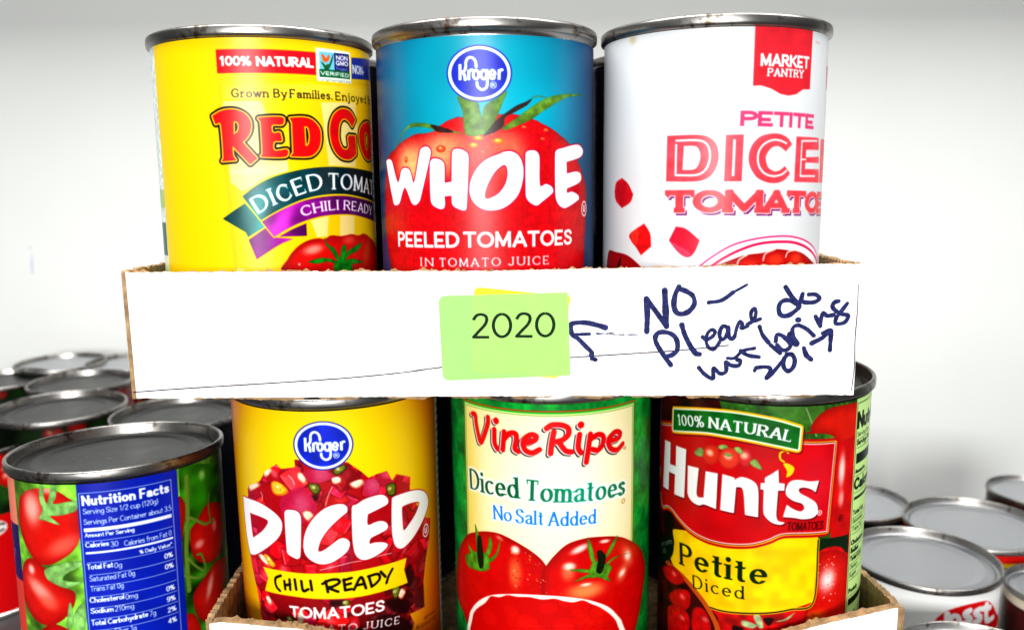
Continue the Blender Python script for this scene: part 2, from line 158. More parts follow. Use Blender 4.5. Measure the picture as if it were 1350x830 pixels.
  'I': [-12.0, 40.23, -11.32, 38.81, -9.58, 38.46, -7.39, 38.71, -6.13, 40.24, -6.04, 43.18, -6.97, 54.61, -7.87, 55.77, -8.98, 55.71, -11.48, 54.53, -11.97, 52.96],
  'C': [9.62, 38.62, 9.33, 39.66, 7.01, 41.39, 3.36, 44.77, 0.67, 48.44, -0.5, 51.4, -0.47, 52.86, 1.49, 52.25, 4.61, 49.98, 6.67, 48.69, 8.42, 48.71, 9.72, 49.96, 9.79, 51.6, 8.7, 53.63, 5.84, 55.78, 2.76, 57.2, -0.29, 57.38, -3.32, 56.05, -5.3, 53.68, -5.64, 50.17, -4.6, 45.8, -2.02, 41.44, 1.7, 38.01, 5.25, 36.6, 8.22, 36.59, 9.56, 37.81],
  'E': [11.01, 39.07, 11.43, 37.52, 12.7, 37.27, 15.32, 35.98, 19.05, 35.36, 21.8, 35.59, 23.46, 36.91, 23.98, 38.4, 23.35, 39.45, 21.04, 40.13, 16.93, 41.25, 16.39, 41.57, 16.24, 45.07, 18.65, 44.76, 20.85, 44.73, 22.79, 45.76, 23.48, 47.33, 22.68, 48.49, 20.11, 49.2, 17.08, 50.15, 16.63, 51.97, 18.35, 51.92, 21.09, 52.48, 22.93, 53.53, 23.01, 54.39, 21.52, 55.64, 18.13, 56.99, 14.92, 57.49, 12.88, 56.72, 11.44, 54.56, 10.86, 50.39, 10.84, 44.97],
  'D2': [25.28, 38.74, 25.81, 37.52, 29.65, 37.23, 34.66, 37.67, 38.81, 38.9, 42.15, 41.11, 43.88, 44.34, 42.87, 47.41, 39.58, 50.74, 34.64, 54.58, 30.13, 56.92, 28.13, 56.97, 26.57, 56.01, 25.43, 53.7, 24.86, 48.54],
  'D2h': [29.42, 42.41, 30.12, 41.91, 33.69, 41.94, 37.28, 42.77, 37.83, 43.82, 35.83, 46.5, 32.62, 49.04, 30.07, 50.71, 29.62, 50.0, 29.39, 46.02],
  'U': [41.54, 55.15],
  'ban': [-23.2, 61.42, -23.2, 61.42, -14.27, 60.94, -5.35, 60.87, 2.7, 60.72, 10.54, 60.84, 18.7, 60.78, 30.66, 61.23, 30.66, 61.23, 29.42, 65.09, 29.42, 65.09, 30.82, 70.66, 30.82, 70.66, 21.2, 70.4, 12.78, 70.42, 4.87, 70.18, -3.1, 69.97, -11.71, 69.73, -23.04, 70.25, -23.04, 70.25, -20.93, 64.99, -20.93, 64.99],
  'chili': [[-15.05, 62.81, -17.32, 64.13, -17.68, 65.94, -17.1, 67.55, -15.81, 68.55], [-13.75, 64.58, -13.57, 67.55], [-11.62, 63.67, -11.56, 67.4], [-13.67, 66.18, -11.43, 65.36], [-9.62, 63.41, -9.26, 67.09], [-7.21, 63.73, -6.73, 67.24, -4.84, 66.54], [-3.95, 63.42, -3.59, 66.83], [1.25, 63.5, 1.84, 67.52], [0.14, 64.5, 2.57, 63.27, 5.2, 63.16, 5.77, 64.36, 3.51, 65.61, 2.02, 65.93, 5.25, 67.57], [7.28, 63.37, 7.62, 67.3], [7.16, 63.64, 9.91, 63.14], [7.44, 65.39, 9.56, 65.1], [7.62, 67.3, 9.73, 67.13], [10.51, 67.54, 13.09, 63.39, 14.63, 67.73], [11.37, 66.07, 14.05, 66.0], [15.79, 63.66, 16.62, 67.6], [15.52, 63.6, 18.87, 63.53, 19.66, 65.19, 18.46, 66.61, 16.62, 67.6], [20.04, 62.98, 21.71, 65.3], [24.54, 63.25, 22.9, 65.54, 22.02, 67.73]],
  'ttom': [-11.8, 77.57, -6.29, 77.36, -0.25, 77.38, 6.11, 77.34, 12.49, 77.33, 20.6, 77.73],
  'tin': [-16.5, 82.49, -6.57, 82.27, 1.64, 82.42, 6.93, 82.56, 13.88, 82.89, 26.35, 84.47],
  'srv': [38.48, 88.5, 47.5, 89.65],
  'sug': [33.97, 90.02, 47.8, 92.1],
  'seam': [52.41, 8.76, 57.49, 10.16, 61.31, 20.66, 61.17, 58.0, 59.5, 57.22],
 },
 'V': {
  'pan': [-34.83, 7.29, 30.45, 7.82, -36.4, 56.45, 29.89, 54.95],
  'top': [-1.67, 6.27, -1.67, 6.82, -1.67, 7.37, -1.68, 7.88],
  'V': [-31.9, 10.37, -30.29, 10.41, -29.95, 13.22, -28.58, 18.23, -27.63, 19.57, -25.63, 15.7, -24.35, 12.13, -24.3, 10.13],
  'i1': [-21.7, 13.95, -21.63, 18.79, -20.57, 20.61],
  'n1': [-17.82, 14.18, -18.44, 20.65],
  'n2': [-17.86, 16.77, -15.8, 14.53, -13.6, 14.47, -13.39, 16.7, -13.91, 19.58, -12.72, 20.49],
  'e1': [-9.86, 17.23, -7.11, 16.21, -6.55, 14.79, -8.23, 14.32, -10.31, 15.72, -11.04, 17.88, -10.12, 19.92, -7.83, 20.56, -5.41, 19.32],
  'R1': [-0.59, 13.06, -1.27, 16.54, -1.74, 20.65],
  'R2': [-3.03, 12.0, -1.25, 10.79, 1.87, 10.84, 4.03, 11.94, 4.21, 14.13, 2.31, 15.91, -0.38, 16.64],
  'R3': [0.96, 16.57, 3.2, 19.67, 5.38, 20.26],
  'i2': [8.02, 14.38, 7.55, 18.78, 8.49, 20.83],
  'p1': [11.83, 14.61, 11.12, 19.59, 10.4, 24.32],
  'p2': [11.84, 16.39, 14.58, 15.14, 16.66, 16.1, 16.41, 18.89, 14.6, 20.61, 12.59, 20.0],
  'e2': [19.97, 18.17, 23.25, 17.75, 23.86, 16.21, 21.7, 15.36, 19.39, 16.79, 18.74, 18.8, 20.0, 21.03, 22.67, 21.84, 25.21, 20.32],
  'd1': [-20.92, 10.86],
  'd2': [8.48, 11.16],
  'reg': [26.24, 22.0],
  'dic': [-33.66, 38.01, -12.93, 37.03],
  'tomt': [-9.98, 37.33, -2.19, 37.3, 5.09, 37.42, 13.25, 37.67, 26.06, 38.81],
  'no': [-22.23, 46.13, -15.51, 45.77],
  'salt': [-13.67, 45.88, -4.42, 45.9],
  'addd': [-2.37, 46.09, 13.79, 46.46],
  'o': [25.75, 41.03],
  'hh': [-31.14, 37.28, -30.9, 29.9, -6.74, 37.27, -6.68, 30.03, -19.04, 46.27, -18.95, 41.13],
  'tL': [-37.52, 57.04, -31.37, 53.5, -25.73, 51.57, -20.27, 51.02, -14.81, 52.42, -9.2, 55.09, -5.42, 57.93, -3.4, 60.7, -2.77, 63.55, -2.82, 72.8, -2.91, 89.22, -30.92, 96.09, -37.91, 91.84, -41.84, 88.74, -47.56, 86.57, -51.03, 81.94, -48.93, 73.3, -45.19, 65.97],
  'tR': [-3.39, 60.42, -0.6, 56.67, 3.7, 52.83, 9.2, 51.36, 15.05, 51.55, 23.07, 53.32, 29.69, 56.82, 36.36, 61.96, 41.28, 68.28, 42.58, 73.8, 39.21, 82.14, 34.64, 91.15, 30.43, 96.64, -2.91, 89.22, -4.99, 74.06, -4.92, 63.64],
  'bo': [-37.64, 99.24, -36.81, 88.21, -34.26, 83.37, -29.54, 78.42, -23.39, 74.53, -15.08, 72.15, -7.15, 71.31, 0.42, 71.51, 6.97, 72.65, 12.73, 74.59, 19.08, 78.28, 23.4, 82.91, 25.97, 86.85, 27.19, 95.25],
  'bi': [-35.33, 98.11, -34.63, 87.84, -32.33, 83.47, -27.15, 78.75, -24.47, 75.46, -20.7, 74.65, -17.5, 73.08, -13.91, 72.93, -9.36, 72.41, -4.98, 72.89, -0.66, 72.48, 2.57, 73.45, 5.86, 74.1, 9.23, 73.82, 12.74, 75.88, 15.81, 77.73, 20.48, 81.97, 23.44, 86.53, 24.3, 94.11],
  'gl': [-14.27, 55.77, -14.38, 64.16, 8.08, 54.92, 4.5, 60.87, 25.55, 67.54, 28.42, 62.0, 10.37, 70.49, 10.37, 68.17, -20.3, 52.64, 17.58, 53.68],
  'cal': [[-37.48, 56.13, -35.44, 60.16, -31.18, 61.62, -34.53, 63.43], [-31.72, 50.55, -29.69, 54.62, -28.66, 61.37, -30.76, 62.07, -31.44, 55.77], [-24.47, 53.09, -23.34, 55.7, -24.85, 60.2, -27.48, 61.58, -25.51, 57.46], [-19.97, 52.28, -20.72, 57.94, -23.83, 62.26, -25.99, 62.6, -21.71, 58.19], [-38.5, 64.98, -33.49, 61.84, -28.22, 59.75, -24.87, 61.09, -22.43, 61.0, -24.91, 63.16, -24.59, 64.83, -27.23, 66.83, -30.94, 67.8, -36.87, 68.27], [10.9, 51.02, 12.66, 55.01, 13.87, 59.82, 14.49, 61.67, 12.38, 60.13, 11.2, 55.91], [23.06, 52.85, 21.65, 56.41, 18.93, 59.48, 17.62, 59.75, 20.24, 55.47], [29.78, 61.58, 25.46, 60.73, 20.99, 61.47, 17.64, 63.52, 18.29, 61.94, 22.41, 60.41], [4.5, 62.13, 8.65, 62.15, 12.69, 63.35, 11.52, 64.01, 7.53, 63.16], [5.86, 66.74, 10.36, 65.85, 13.0, 66.01, 10.94, 64.61], [11.52, 63.44, 13.28, 60.28, 17.63, 61.78, 20.67, 64.01, 18.99, 66.78, 20.02, 69.11, 15.13, 66.44, 12.11, 65.85]],
  'cald': [[-30.54, 54.89, -28.47, 54.53, -27.56, 64.56, -29.62, 66.44, -30.76, 62.07], [14.47, 57.06, 16.01, 56.68, 17.94, 59.24, 17.32, 62.87, 16.06, 65.19, 14.2, 63.93, 14.79, 60.58]],
 },
 'H': {
  'rtom': [5.39, 10.98, 8.15, 7.53, 13.77, 5.39, 31.87, 6.11, 30.05, 9.2, 26.34, 29.7, 27.38, 38.29, 24.86, 51.83, 15.58, 50.97, 15.94, 18.12, 2.74, 13.51, 5.06, 12.95],
  'line': [-55.36, 50.59, -49.57, 49.4, -45.48, 49.2, -40.77, 51.01, -34.71, 53.19, -28.44, 54.11, -22.42, 54.03, -16.91, 53.33, -12.13, 52.29, -7.48, 50.49, -1.88, 48.01, 13.12, 48.44, 13.12, 48.44, 14.65, 17.93, 14.65, 17.93, 2.91, 17.2, -19.0, 14.39, -33.64, 15.51, -64.3, 22.95, -64.3, 22.95],
  'ypan': [-43.83, 56.26, -43.62, 62.01, -45.7, 68.81, -39.27, 71.85, -33.35, 74.54, -27.55, 78.73, -21.24, 78.9, -13.21, 77.82, -5.51, 76.67, 1.19, 75.31, 9.3, 73.27, 9.3, 73.27, 9.92, 49.03, 9.92, 49.03, -2.27, 46.51],
  'yl': [-26.87, 79.13, -21.24, 79.02, -13.21, 77.94, -5.5, 76.79, 1.2, 75.44, 9.31, 73.4, 10.04, 51.15],
  'gban': [-45.72, 12.11, -45.72, 12.11, -32.71, 9.33, -22.09, 8.09, -13.91, 8.3, -5.52, 9.55, 1.66, 11.67, 1.66, 11.67, 1.28, 18.99, 1.28, 18.99, -5.2, 17.6, -13.64, 16.32, -21.85, 15.91, -31.1, 16.42, -45.9, 19.73, -45.9, 19.73],
  't100': [-42.53, 17.0, -30.34, 14.78],
  'tnat': [-28.2, 14.5, -21.9, 14.36, -13.7, 14.51, -7.39, 15.26, -1.43, 16.46],
  'hh': [-36.23, 15.76, -36.36, 11.75, -36.77, 67.44, -37.02, 59.22, -31.15, 73.68, -31.3, 68.64],
  'H': [-52.7, 25.58, -47.77, 24.94, -47.78, 33.08, -43.63, 32.51, -43.62, 24.9, -38.09, 24.61, -38.64, 42.56, -44.2, 43.15, -43.99, 35.64, -48.49, 36.1, -48.68, 43.15, -53.76, 43.78],
  'u': [-36.96, 30.15, -36.96, 30.15, -32.17, 29.75, -32.17, 29.75, -32.85, 38.55, -32.17, 40.22, -29.75, 39.78, -29.75, 39.78, -29.16, 30.13, -29.16, 30.13, -24.74, 29.86, -24.74, 29.86, -25.0, 42.49, -25.0, 42.49, -29.39, 42.07, -31.77, 43.04, -34.7, 42.61, -36.63, 40.8, -36.92, 38.2],
  'n': [-22.91, 29.73, -22.91, 29.73, -18.87, 30.26, -18.84, 31.03, -16.7, 29.65, -13.83, 30.02, -11.67, 31.56, -10.96, 34.55, -10.81, 42.76, -10.81, 42.76, -14.84, 42.52, -14.84, 42.52, -15.56, 35.13, -16.35, 33.19, -18.28, 33.25, -18.28, 33.25, -18.73, 42.51, -18.73, 42.51, -23.3, 42.45, -23.3, 42.45],
  't': [-4.9, 26.01, -4.9, 26.01, -4.58, 30.55, -4.58, 30.55, -2.69, 30.76, -2.69, 30.76, -2.74, 33.04, -2.74, 33.04, -4.76, 32.99, -4.76, 32.99, -4.98, 41.8, -4.2, 43.83, -2.28, 44.3, -3.44, 44.94, -6.06, 44.43, -8.24, 42.52, -9.01, 40.52, -9.14, 33.1, -9.14, 33.1, -10.22, 32.94, -10.22, 32.94, -10.15, 30.9, -10.15, 30.9, -8.9, 30.69, -8.83, 29.01, -6.93, 27.61],
  's': [9.02, 30.28, 9.02, 30.28, 8.03, 34.0, 8.03, 34.0, 6.38, 32.83, 3.78, 32.05, 2.06, 32.58, 2.63, 34.13, 5.49, 35.82, 8.24, 37.86, 9.2, 40.53, 7.95, 42.71, 4.31, 43.18, 0.79, 42.51, -2.6, 42.24, -2.6, 42.24, -1.57, 38.13, -1.57, 38.13, 0.17, 39.42, 2.92, 40.53, 4.39, 39.59, 3.55, 37.74, 0.53, 36.61, -1.71, 34.81, -2.05, 32.53, -0.72, 29.99, 2.17, 29.54, 5.73, 30.24],
  'reg': [9.98, 41.55],
  'tt': [-1.1, 47.08, 11.58, 47.52],
  'st': [[-24.05, 23.0, -24.32, 24.62, -25.19, 26.06, -26.51, 27.05, -28.03, 27.4, -29.47, 27.04, -30.51, 26.03, -30.92, 24.54, -30.61, 22.88, -29.64, 21.38, -28.24, 20.36, -26.72, 20.03, -25.36, 20.45, -24.42, 21.51], [-13.25, 22.33, -13.43, 23.78, -14.01, 24.99, -14.89, 25.74, -15.9, 25.88, -16.84, 25.37, -17.51, 24.32, -17.79, 22.92, -17.6, 21.46, -17.0, 20.23, -16.11, 19.47, -15.1, 19.34, -14.18, 19.87, -13.52, 20.94], [-17.3, 23.11, -17.59, 24.76, -18.51, 26.21, -19.9, 27.16, -21.5, 27.45, -22.99, 27.02, -24.06, 25.92, -24.48, 24.37, -24.16, 22.67, -23.17, 21.18, -21.72, 20.19, -20.13, 19.92, -18.7, 20.41, -17.69, 21.55]],
  'sl': [[-34.24, 24.87, -31.79, 22.14, -30.25, 23.07, -31.08, 25.37], [-25.02, 20.62, -23.23, 19.25, -21.18, 19.9, -23.43, 21.08], [-19.44, 19.87, -17.52, 19.33, -16.26, 21.18, -17.93, 21.42], [-14.02, 24.45, -12.21, 22.73, -10.0, 26.06, -11.63, 25.96], [-22.87, 22.51, -21.36, 21.98, -20.6, 22.36, -19.39, 21.64, -20.34, 22.82, -21.32, 23.25]],
  'pep': [-1.85, 20.17, -2.82, 19.43, -4.43, 20.21, -4.35, 22.22, -3.14, 23.19],
  'pepl': [-3.34, 23.95, -1.94, 23.68, 0.27, 25.2, -0.35, 27.46, -2.21, 28.47, -2.06, 26.45],
  'pe': [-39.21, 68.0, -29.24, 67.15, -19.25, 66.88, -7.53, 66.69],
  'di': [-32.98, 74.26, -23.85, 73.44, -14.38, 73.01],
  'rim': [-49.77, 71.01, -38.36, 72.1, -30.35, 76.57, -26.17, 80.79, -23.5, 84.98, -22.43, 89.74],
  'cub': [[-46.41, 83.1, -40.98, 78.16, -35.25, 76.61, -34.33, 80.75, -37.09, 84.58, -43.92, 85.2], [-47.52, 89.05, -40.78, 84.33, -35.4, 85.12, -34.08, 89.11, -36.0, 92.62, -44.66, 97.01], [-33.1, 82.83, -28.85, 80.48, -26.08, 83.95, -25.91, 89.66, -32.82, 92.47], [-53.13, 75.65, -44.43, 70.87, -37.45, 73.01, -41.03, 76.55, -47.98, 77.84]],
  'bot': [-22.97, 82.27, -26.87, 79.13, -21.24, 79.02, -13.21, 77.94, -5.5, 76.79, 1.2, 75.44, 9.31, 73.4, 10.29, 55.71, 23.53, 59.56, 21.49, 91.28, -22.09, 90.91],
  'big': [9.69, 56.53, 14.06, 55.73, 18.75, 56.73, 23.53, 59.56, 25.35, 67.28, 23.5, 91.99, 6.56, 87.82, 10.74, 63.67],
  'gl': [14.74, 66.25, 15.73, 75.75, 9.97, 79.57],
  'lf': [[-14.24, 80.64, -9.75, 81.75, -11.36, 83.24, -14.74, 82.62], [-10.97, 78.51, -8.77, 78.21, -7.52, 82.11, -9.16, 82.61], [-3.99, 79.99, -0.38, 78.68, 2.99, 76.32, 0.21, 79.3]],
  'lfd': [[-7.63, 79.02, -4.32, 78.76, -5.33, 81.3, -6.44, 81.39], [-17.58, 83.27, -14.14, 83.75, -15.22, 85.23, -17.5, 85.77]],
  'dkg': [10.02, 50.85, 24.36, 52.09, 24.5, 58.92, 17.91, 56.54, 10.34, 56.62],
  'oval': [-59.97, 65.95, -46.03, 60.1, -43.79, 63.39, -45.73, 68.16, -53.25, 73.67, -64.28, 79.13, -64.18, 67.29],
  'ov': [-54.72, 67.96, -44.98, 62.26, -53.47, 69.86, -49.59, 68.06],
  'strip': [26.7, 8.82, 23.33, 86.39],
  'nut': [28.94, 15.02, 42.85, 16.59, 28.58, 12.31],
  'ov2': [19.51, 45.11],
  'leafl': [[3.33, 5.03, 5.61, 10.32, 7.37, 14.78], [-7.42, 4.6, -4.14, 9.46]],
  'ltop': [-9.27, 4.36, -3.13, 3.49, 9.53, 4.3, 6.4, 12.37, 3.58, 10.21, -1.64, 9.1],
 },
 'N': {
  'pan': [2.36, 4.27, 36.15, 5.61, 35.05, 64.48, 2.18, 56.16],
  'frm': [2.61, 58.97, 3.08, 7.25, 33.74, 8.15, 32.39, 66.31],
  'bars': [[3.9, 19.41, 32.47, 20.47, 32.37, 21.85, 3.8, 20.76], [3.83, 27.82, 32.22, 28.88, 32.17, 29.65, 3.77, 28.63]],
  'lines': [[3.68, 24.0, 32.41, 25.25], [3.85, 31.77, 32.17, 32.7], [4.33, 36.18, 32.14, 37.04], [4.34, 40.29, 32.0, 40.99], [4.06, 43.98, 32.08, 44.95], [3.88, 48.04, 32.02, 48.88], [3.77, 52.04, 31.96, 52.81], [4.42, 56.11, 31.96, 56.79]],
  'T': [3.99, 11.73, 31.89, 12.5, 3.95, 14.69, 27.95, 15.47, 3.93, 18.26, 32.49, 19.27, 3.94, 23.07, 19.49, 23.34, 3.9, 26.94, 11.15, 26.67, 11.88, 27.39, 14.11, 27.4, 16.11, 27.35, 31.91, 28.15, 20.7, 31.14, 31.78, 32.08, 28.93, 35.45, 31.79, 35.85, 3.81, 34.77, 11.94, 34.46, 12.5, 35.1, 14.8, 35.02, 28.87, 39.33, 31.8, 39.78, 4.32, 38.78, 18.63, 38.93, 4.29, 42.56, 14.79, 42.35, 28.79, 47.41, 31.65, 47.89, 3.85, 46.72, 14.64, 46.28, 15.22, 46.81, 19.02, 46.97, 28.72, 51.31, 31.66, 51.84, 3.88, 50.59, 11.03, 50.14, 11.62, 50.44, 17.6, 50.62, 28.72, 55.25, 31.67, 55.81, 3.76, 54.67, 21.83, 54.61, 22.46, 54.73, 24.51, 54.99, 28.65, 59.31, 31.59, 59.9, 11.07, 58.43, 17.8, 58.61],
  'hh': [3.99, 11.73, 4.26, 8.05, 3.95, 14.69, 4.1, 12.68, 3.81, 34.77, 3.95, 32.87],
  't1': [-23.21, 12.24, -21.3, 9.67, -17.22, 7.25, -11.05, 5.93, -5.25, 6.41, -0.97, 8.97, 2.47, 12.03, 2.51, 18.67, 1.97, 23.83, -0.31, 27.47, -4.29, 30.44, -10.31, 33.01, -16.06, 32.19, -21.39, 27.03, -24.02, 20.71],
  't2': [-23.39, 34.3, -17.08, 31.59, -9.73, 35.97, -5.95, 40.24, -1.17, 42.42, -1.97, 47.69, -6.25, 52.34, -12.66, 55.1, -20.19, 53.56, -25.37, 48.65, -26.75, 42.04],
  't3': [-16.07, 58.1, -14.23, 55.87, -9.8, 54.14, -4.2, 56.05, -3.69, 59.08],
  'cal': [[-10.89, 4.44, -9.6, 4.74, -9.62, 9.15, -8.51, 10.94, -6.2, 3.86, -4.4, 3.83, -5.09, 8.98, -6.08, 11.21, 1.78, 10.16, 1.87, 13.47, -3.72, 15.22, -7.72, 15.7, -4.4, 18.55, -10.02, 17.32, -12.71, 16.79, -10.97, 13.68, -11.87, 9.31], [-11.85, 34.67, -6.88, 32.78, -3.65, 31.92, 1.88, 31.27, 2.08, 33.15, -3.21, 35.66, -4.95, 37.94, -1.23, 38.66, 2.0, 38.76, -3.66, 40.92, -8.36, 39.62, -11.71, 37.66], [-3.35, 46.19, -2.35, 47.69, -2.41, 52.99, -4.2, 56.05, -4.95, 53.8], [-2.22, 50.71, 1.77, 46.27, 1.36, 56.09, -1.92, 56.02]],
  'gl': [-15.83, 13.4, -3.9, 25.96, -6.42, 10.48, -15.23, 42.67, -18.82, 35.67, -11.75, 46.75, 53.07, 31.08, 43.47, 34.89, 47.62, 52.77, 47.0, 10.06, 45.06, 17.84],
  's1': [-37.63, 4.02, -25.33, 2.82, -26.04, 21.12, -37.65, 23.12],
  's2': [-37.65, 22.97, -26.04, 21.12, -27.24, 41.56, -37.64, 42.83],
  's3': [-37.64, 42.83, -27.24, 41.56, -26.67, 61.52, -37.59, 65.07],
  'sx': [-37.68, 38.17, -31.9, 31.04],
  'bg2': [36.38, 2.83, 70.19, 11.67, 60.41, 78.99, 35.12, 66.85],
  'stem': [39.71, 8.37, 38.92, 23.79, 37.38, 35.1, 37.46, 50.21],
  'st2': [38.53, 22.88, 42.22, 25.27, 47.57, 28.71, 52.59, 28.45],
  'st3': [50.79, 18.06, 49.83, 22.61, 50.9, 29.49],
  'st4': [37.37, 37.47, 41.7, 43.05, 45.88, 45.51, 44.18, 39.17, 42.1, 38.39],
  'st5': [35.97, 44.08, 41.36, 46.94, 45.72, 47.07],
  't4': [39.46, 28.7, 42.12, 26.42, 48.31, 21.7, 54.24, 22.62, 60.36, 26.16, 61.62, 34.17, 57.12, 42.58, 47.29, 43.63, 40.09, 38.45],
  't5': [63.31, 48.41, 59.52, 56.25, 53.83, 63.86, 45.12, 65.63, 40.18, 60.97, 38.76, 54.73, 40.01, 51.22, 45.65, 47.85, 52.9, 45.06],
  't6': [34.86, 58.75, 39.24, 60.57, 41.66, 67.32, 41.46, 69.67, 34.29, 66.5],
  't7': [35.61, 14.99, 38.01, 18.02, 37.58, 23.37, 35.17, 31.99],
 },
 'P': {
  'red': [-10.62, 23.87, -10.73, 22.28, -10.16, 18.34, -8.41, 15.02, -4.95, 11.82, 0.77, 9.22, 8.37, 7.9, 15.27, 7.93, 19.34, 9.24, 24.12, 13.28, 29.12, 18.69, 37.8, 25.33, 35.26, 27.78, 24.73, 29.69, 4.06, 27.22],
  'ps': [[-4.18, 13.13, -3.3, 25.51], [1.98, 16.79, 1.86, 18.04, 1.3, 19.03, 0.44, 19.57, -0.55, 19.56, -1.47, 18.99, -2.14, 17.99, -2.45, 16.74, -2.33, 15.48, -1.8, 14.46, -0.97, 13.89, 0.01, 13.9, 0.95, 14.48, 1.66, 15.51, 1.98, 16.79], [7.06, 11.59, 4.78, 12.71, 5.3, 14.31, 7.43, 15.7, 7.19, 17.61, 4.46, 18.11], [12.98, 11.77, 10.54, 12.68, 11.16, 14.33, 13.68, 16.0, 13.4, 17.88, 10.64, 18.12], [17.73, 10.36, 17.86, 14.87, 18.55, 18.77, 20.2, 19.65, 24.91, 19.65], [14.97, 12.01, 20.81, 12.79]],
 },
 'T': {
  'ink': [[1.03, 28.52, -49.28, 25.97, -48.45, 22.06, -47.61, 18.15, -47.95, 17.95, -49.34, 18.34, -51.34, 20.11, -52.56, 22.46, -55.0, 24.43, -57.03, 24.24, -57.83], [0.95, 24.44, -58.84, 25.54, -59.26], [0.71, 18.54, -51.26, 20.89, -51.25, 23.63, -51.21], [0.4, 24.22, -51.1, 27.94, -51.03], [0.24, 28.53, -51.0, 30.68, -51.34], [0.2, 31.47, -51.39, 37.74, -51.64], [1.19, 41.17, -50.64, 41.25, -45.28, 40.91, -40.54], [1.11, 40.91, -40.54, 43.89, -44.52, 47.17, -49.13], [1.27, 47.17, -49.13, 46.8, -43.77, 46.43, -38.06], [1.11, 50.75, -36.94, 49.64, -39.47, 49.31, -42.62, 50.13, -44.8, 51.9, -45.34, 54.03, -44.46, 55.53, -42.31, 55.09, -39.94, 53.31, -38.54, 51.35, -37.73], [1.03, 48.69, -61.18, 46.47, -58.13, 44.25, -54.48, 43.82, -52.47, 44.78, -51.09, 46.73, -50.92, 49.1, -51.75, 50.51, -53.76, 50.57, -56.57, 49.22, -57.96, 47.66, -58.54], [1.11, 51.86, -48.79, 52.82, -51.79, 54.67, -55.42, 56.29, -57.65, 57.48, -57.95], [0.86, 59.88, -41.92, 63.78, -41.29, 67.26, -38.87], [0.54, 67.26, -38.87, 71.4, -36.59], [0.81, 58.28, -52.56, 59.42, -53.49, 61.41, -52.38, 62.05, -51.01, 61.13, -50.32, 59.82, -51.44, 59.43, -53.72, 60.16, -55.79, 61.75, -56.5, 63.27, -54.69, 63.69, -53.78], [0.9, 65.81, -49.7, 64.46, -49.22, 63.52, -51.03, 63.67, -52.86, 64.8, -53.34, 65.87, -51.52, 66.04, -49.7, 66.34, -52.44, 67.27, -53.37, 68.14, -52.46], [0.81, 68.14, -52.46, 68.72, -49.74, 69.56, -47.93, 70.35, -48.85, 70.07, -49.98, 72.07, -49.42], [0.81, 71.82, -48.87, 73.79, -47.53, 74.38, -45.27, 73.88, -43.91, 73.02, -44.8, 72.95, -46.61, 74.02, -47.76, 75.79, -47.19], [0.99, 83.11, -37.5, 85.1, -40.45, 87.44, -43.18, 86.19, -44.97, 84.01, -46.3, 81.99, -46.05, 81.24, -44.0, 82.05, -41.98, 84.26, -41.56, 86.99, -42.95], [0.9, 87.43, -42.96, 88.39, -39.59, 88.27, -41.84, 90.08, -42.31, 92.29, -42.12, 93.57, -41.01, 92.19, -39.87, 90.18, -39.84], [0.9, 57.4, -62.21, 59.25, -64.32, 61.78, -65.65, 61.91, -62.5, 63.99, -64.15, 65.78, -63.48, 65.7, -60.7], [0.9, 65.92, -60.7, 67.53, -61.65, 69.56, -61.68, 70.19, -60.3, 69.05, -59.82], [0.72, 66.1, -59.32, 68.35, -59.26, 70.76, -57.08, 74.33, -56.3], [0.9, 70.08, -57.07, 72.38, -58.48, 75.77, -59.08], [0.9, 75.65, -49.6, 76.64, -52.12, 78.53, -54.52], [0.9, 79.23, -55.36, 80.86, -56.76, 82.25, -57.92], [0.9, 80.76, -54.23, 81.12, -52.18, 82.94, -52.66, 85.04, -54.75, 85.32, -55.9, 84.02, -57.03, 82.66, -56.78, 81.25, -55.38], [1.36, 85.16, -52.23, 87.07, -55.0], [0.9, 86.1, -53.16, 85.75, -50.42, 87.27, -49.3, 90.01, -50.47, 92.34, -52.56], [1.09, 87.19, -47.62, 87.64, -47.62], [0.99, 92.6, -46.64, 94.22, -49.62], [0.9, 94.21, -49.39, 94.33, -47.35, 94.91, -45.54, 96.07, -46.46, 98.07, -46.26], [0.9, 99.41, -41.99, 98.1, -42.42, 97.73, -43.99, 100.06, -45.83, 102.55, -46.55, 101.54, -48.58, 99.11, -49.0, 98.81, -47.63, 100.05, -45.61, 102.12, -42.7], [0.9, 74.58, -63.36, 75.22, -62.45, 78.37, -62.26, 79.54, -63.2, 78.28, -65.73, 79.82, -64.59, 83.03, -60.47], [0.99, 84.52, -58.41, 83.47, -60.01, 83.56, -62.33, 84.97, -63.64, 86.5, -62.36, 86.85, -60.06, 85.87, -58.43, 84.3, -58.41], [1.09, 89.47, -56.41, 90.39, -58.72, 91.89, -60.03], [0.99, 91.79, -54.97, 95.07, -53.28, 97.42, -51.03, 97.56, -53.77, 97.51, -57.21], [0.81, 95.0, -51.91, 97.19, -50.79]],
  'crease': [-118.37, -67.73, -102.32, -66.74, -57.64, -64.43, -36.5, -62.79, -20.07, -60.85, 0.98, -59.45, 17.79, -58.48, 35.98, -57.53, 49.96, -56.76, 66.23, -55.31, 84.8, -53.89, 101.0, -52.21],
  'green': [-22.55, -39.29, -20.73, -38.45, 17.09, -38.19, 17.82, -63.97, -19.14, -64.77, -22.15, -63.36],
  'yellow': [-11.18, -38.31, -10.01, -36.05, -9.07, -35.69, 6.99, -38.05, 17.84, -39.56, 13.43, -64.81, -12.26, -63.49],
  'two': [-12.02, -52.04, -7.11, -52.11, -5.79, -52.01, -0.31, -52.08, 1.13, -51.95, 6.12, -52.01, 7.44, -51.99, 12.92, -51.99, -9.38, -52.08, -9.23, -44.15],
 },
}
D = {}
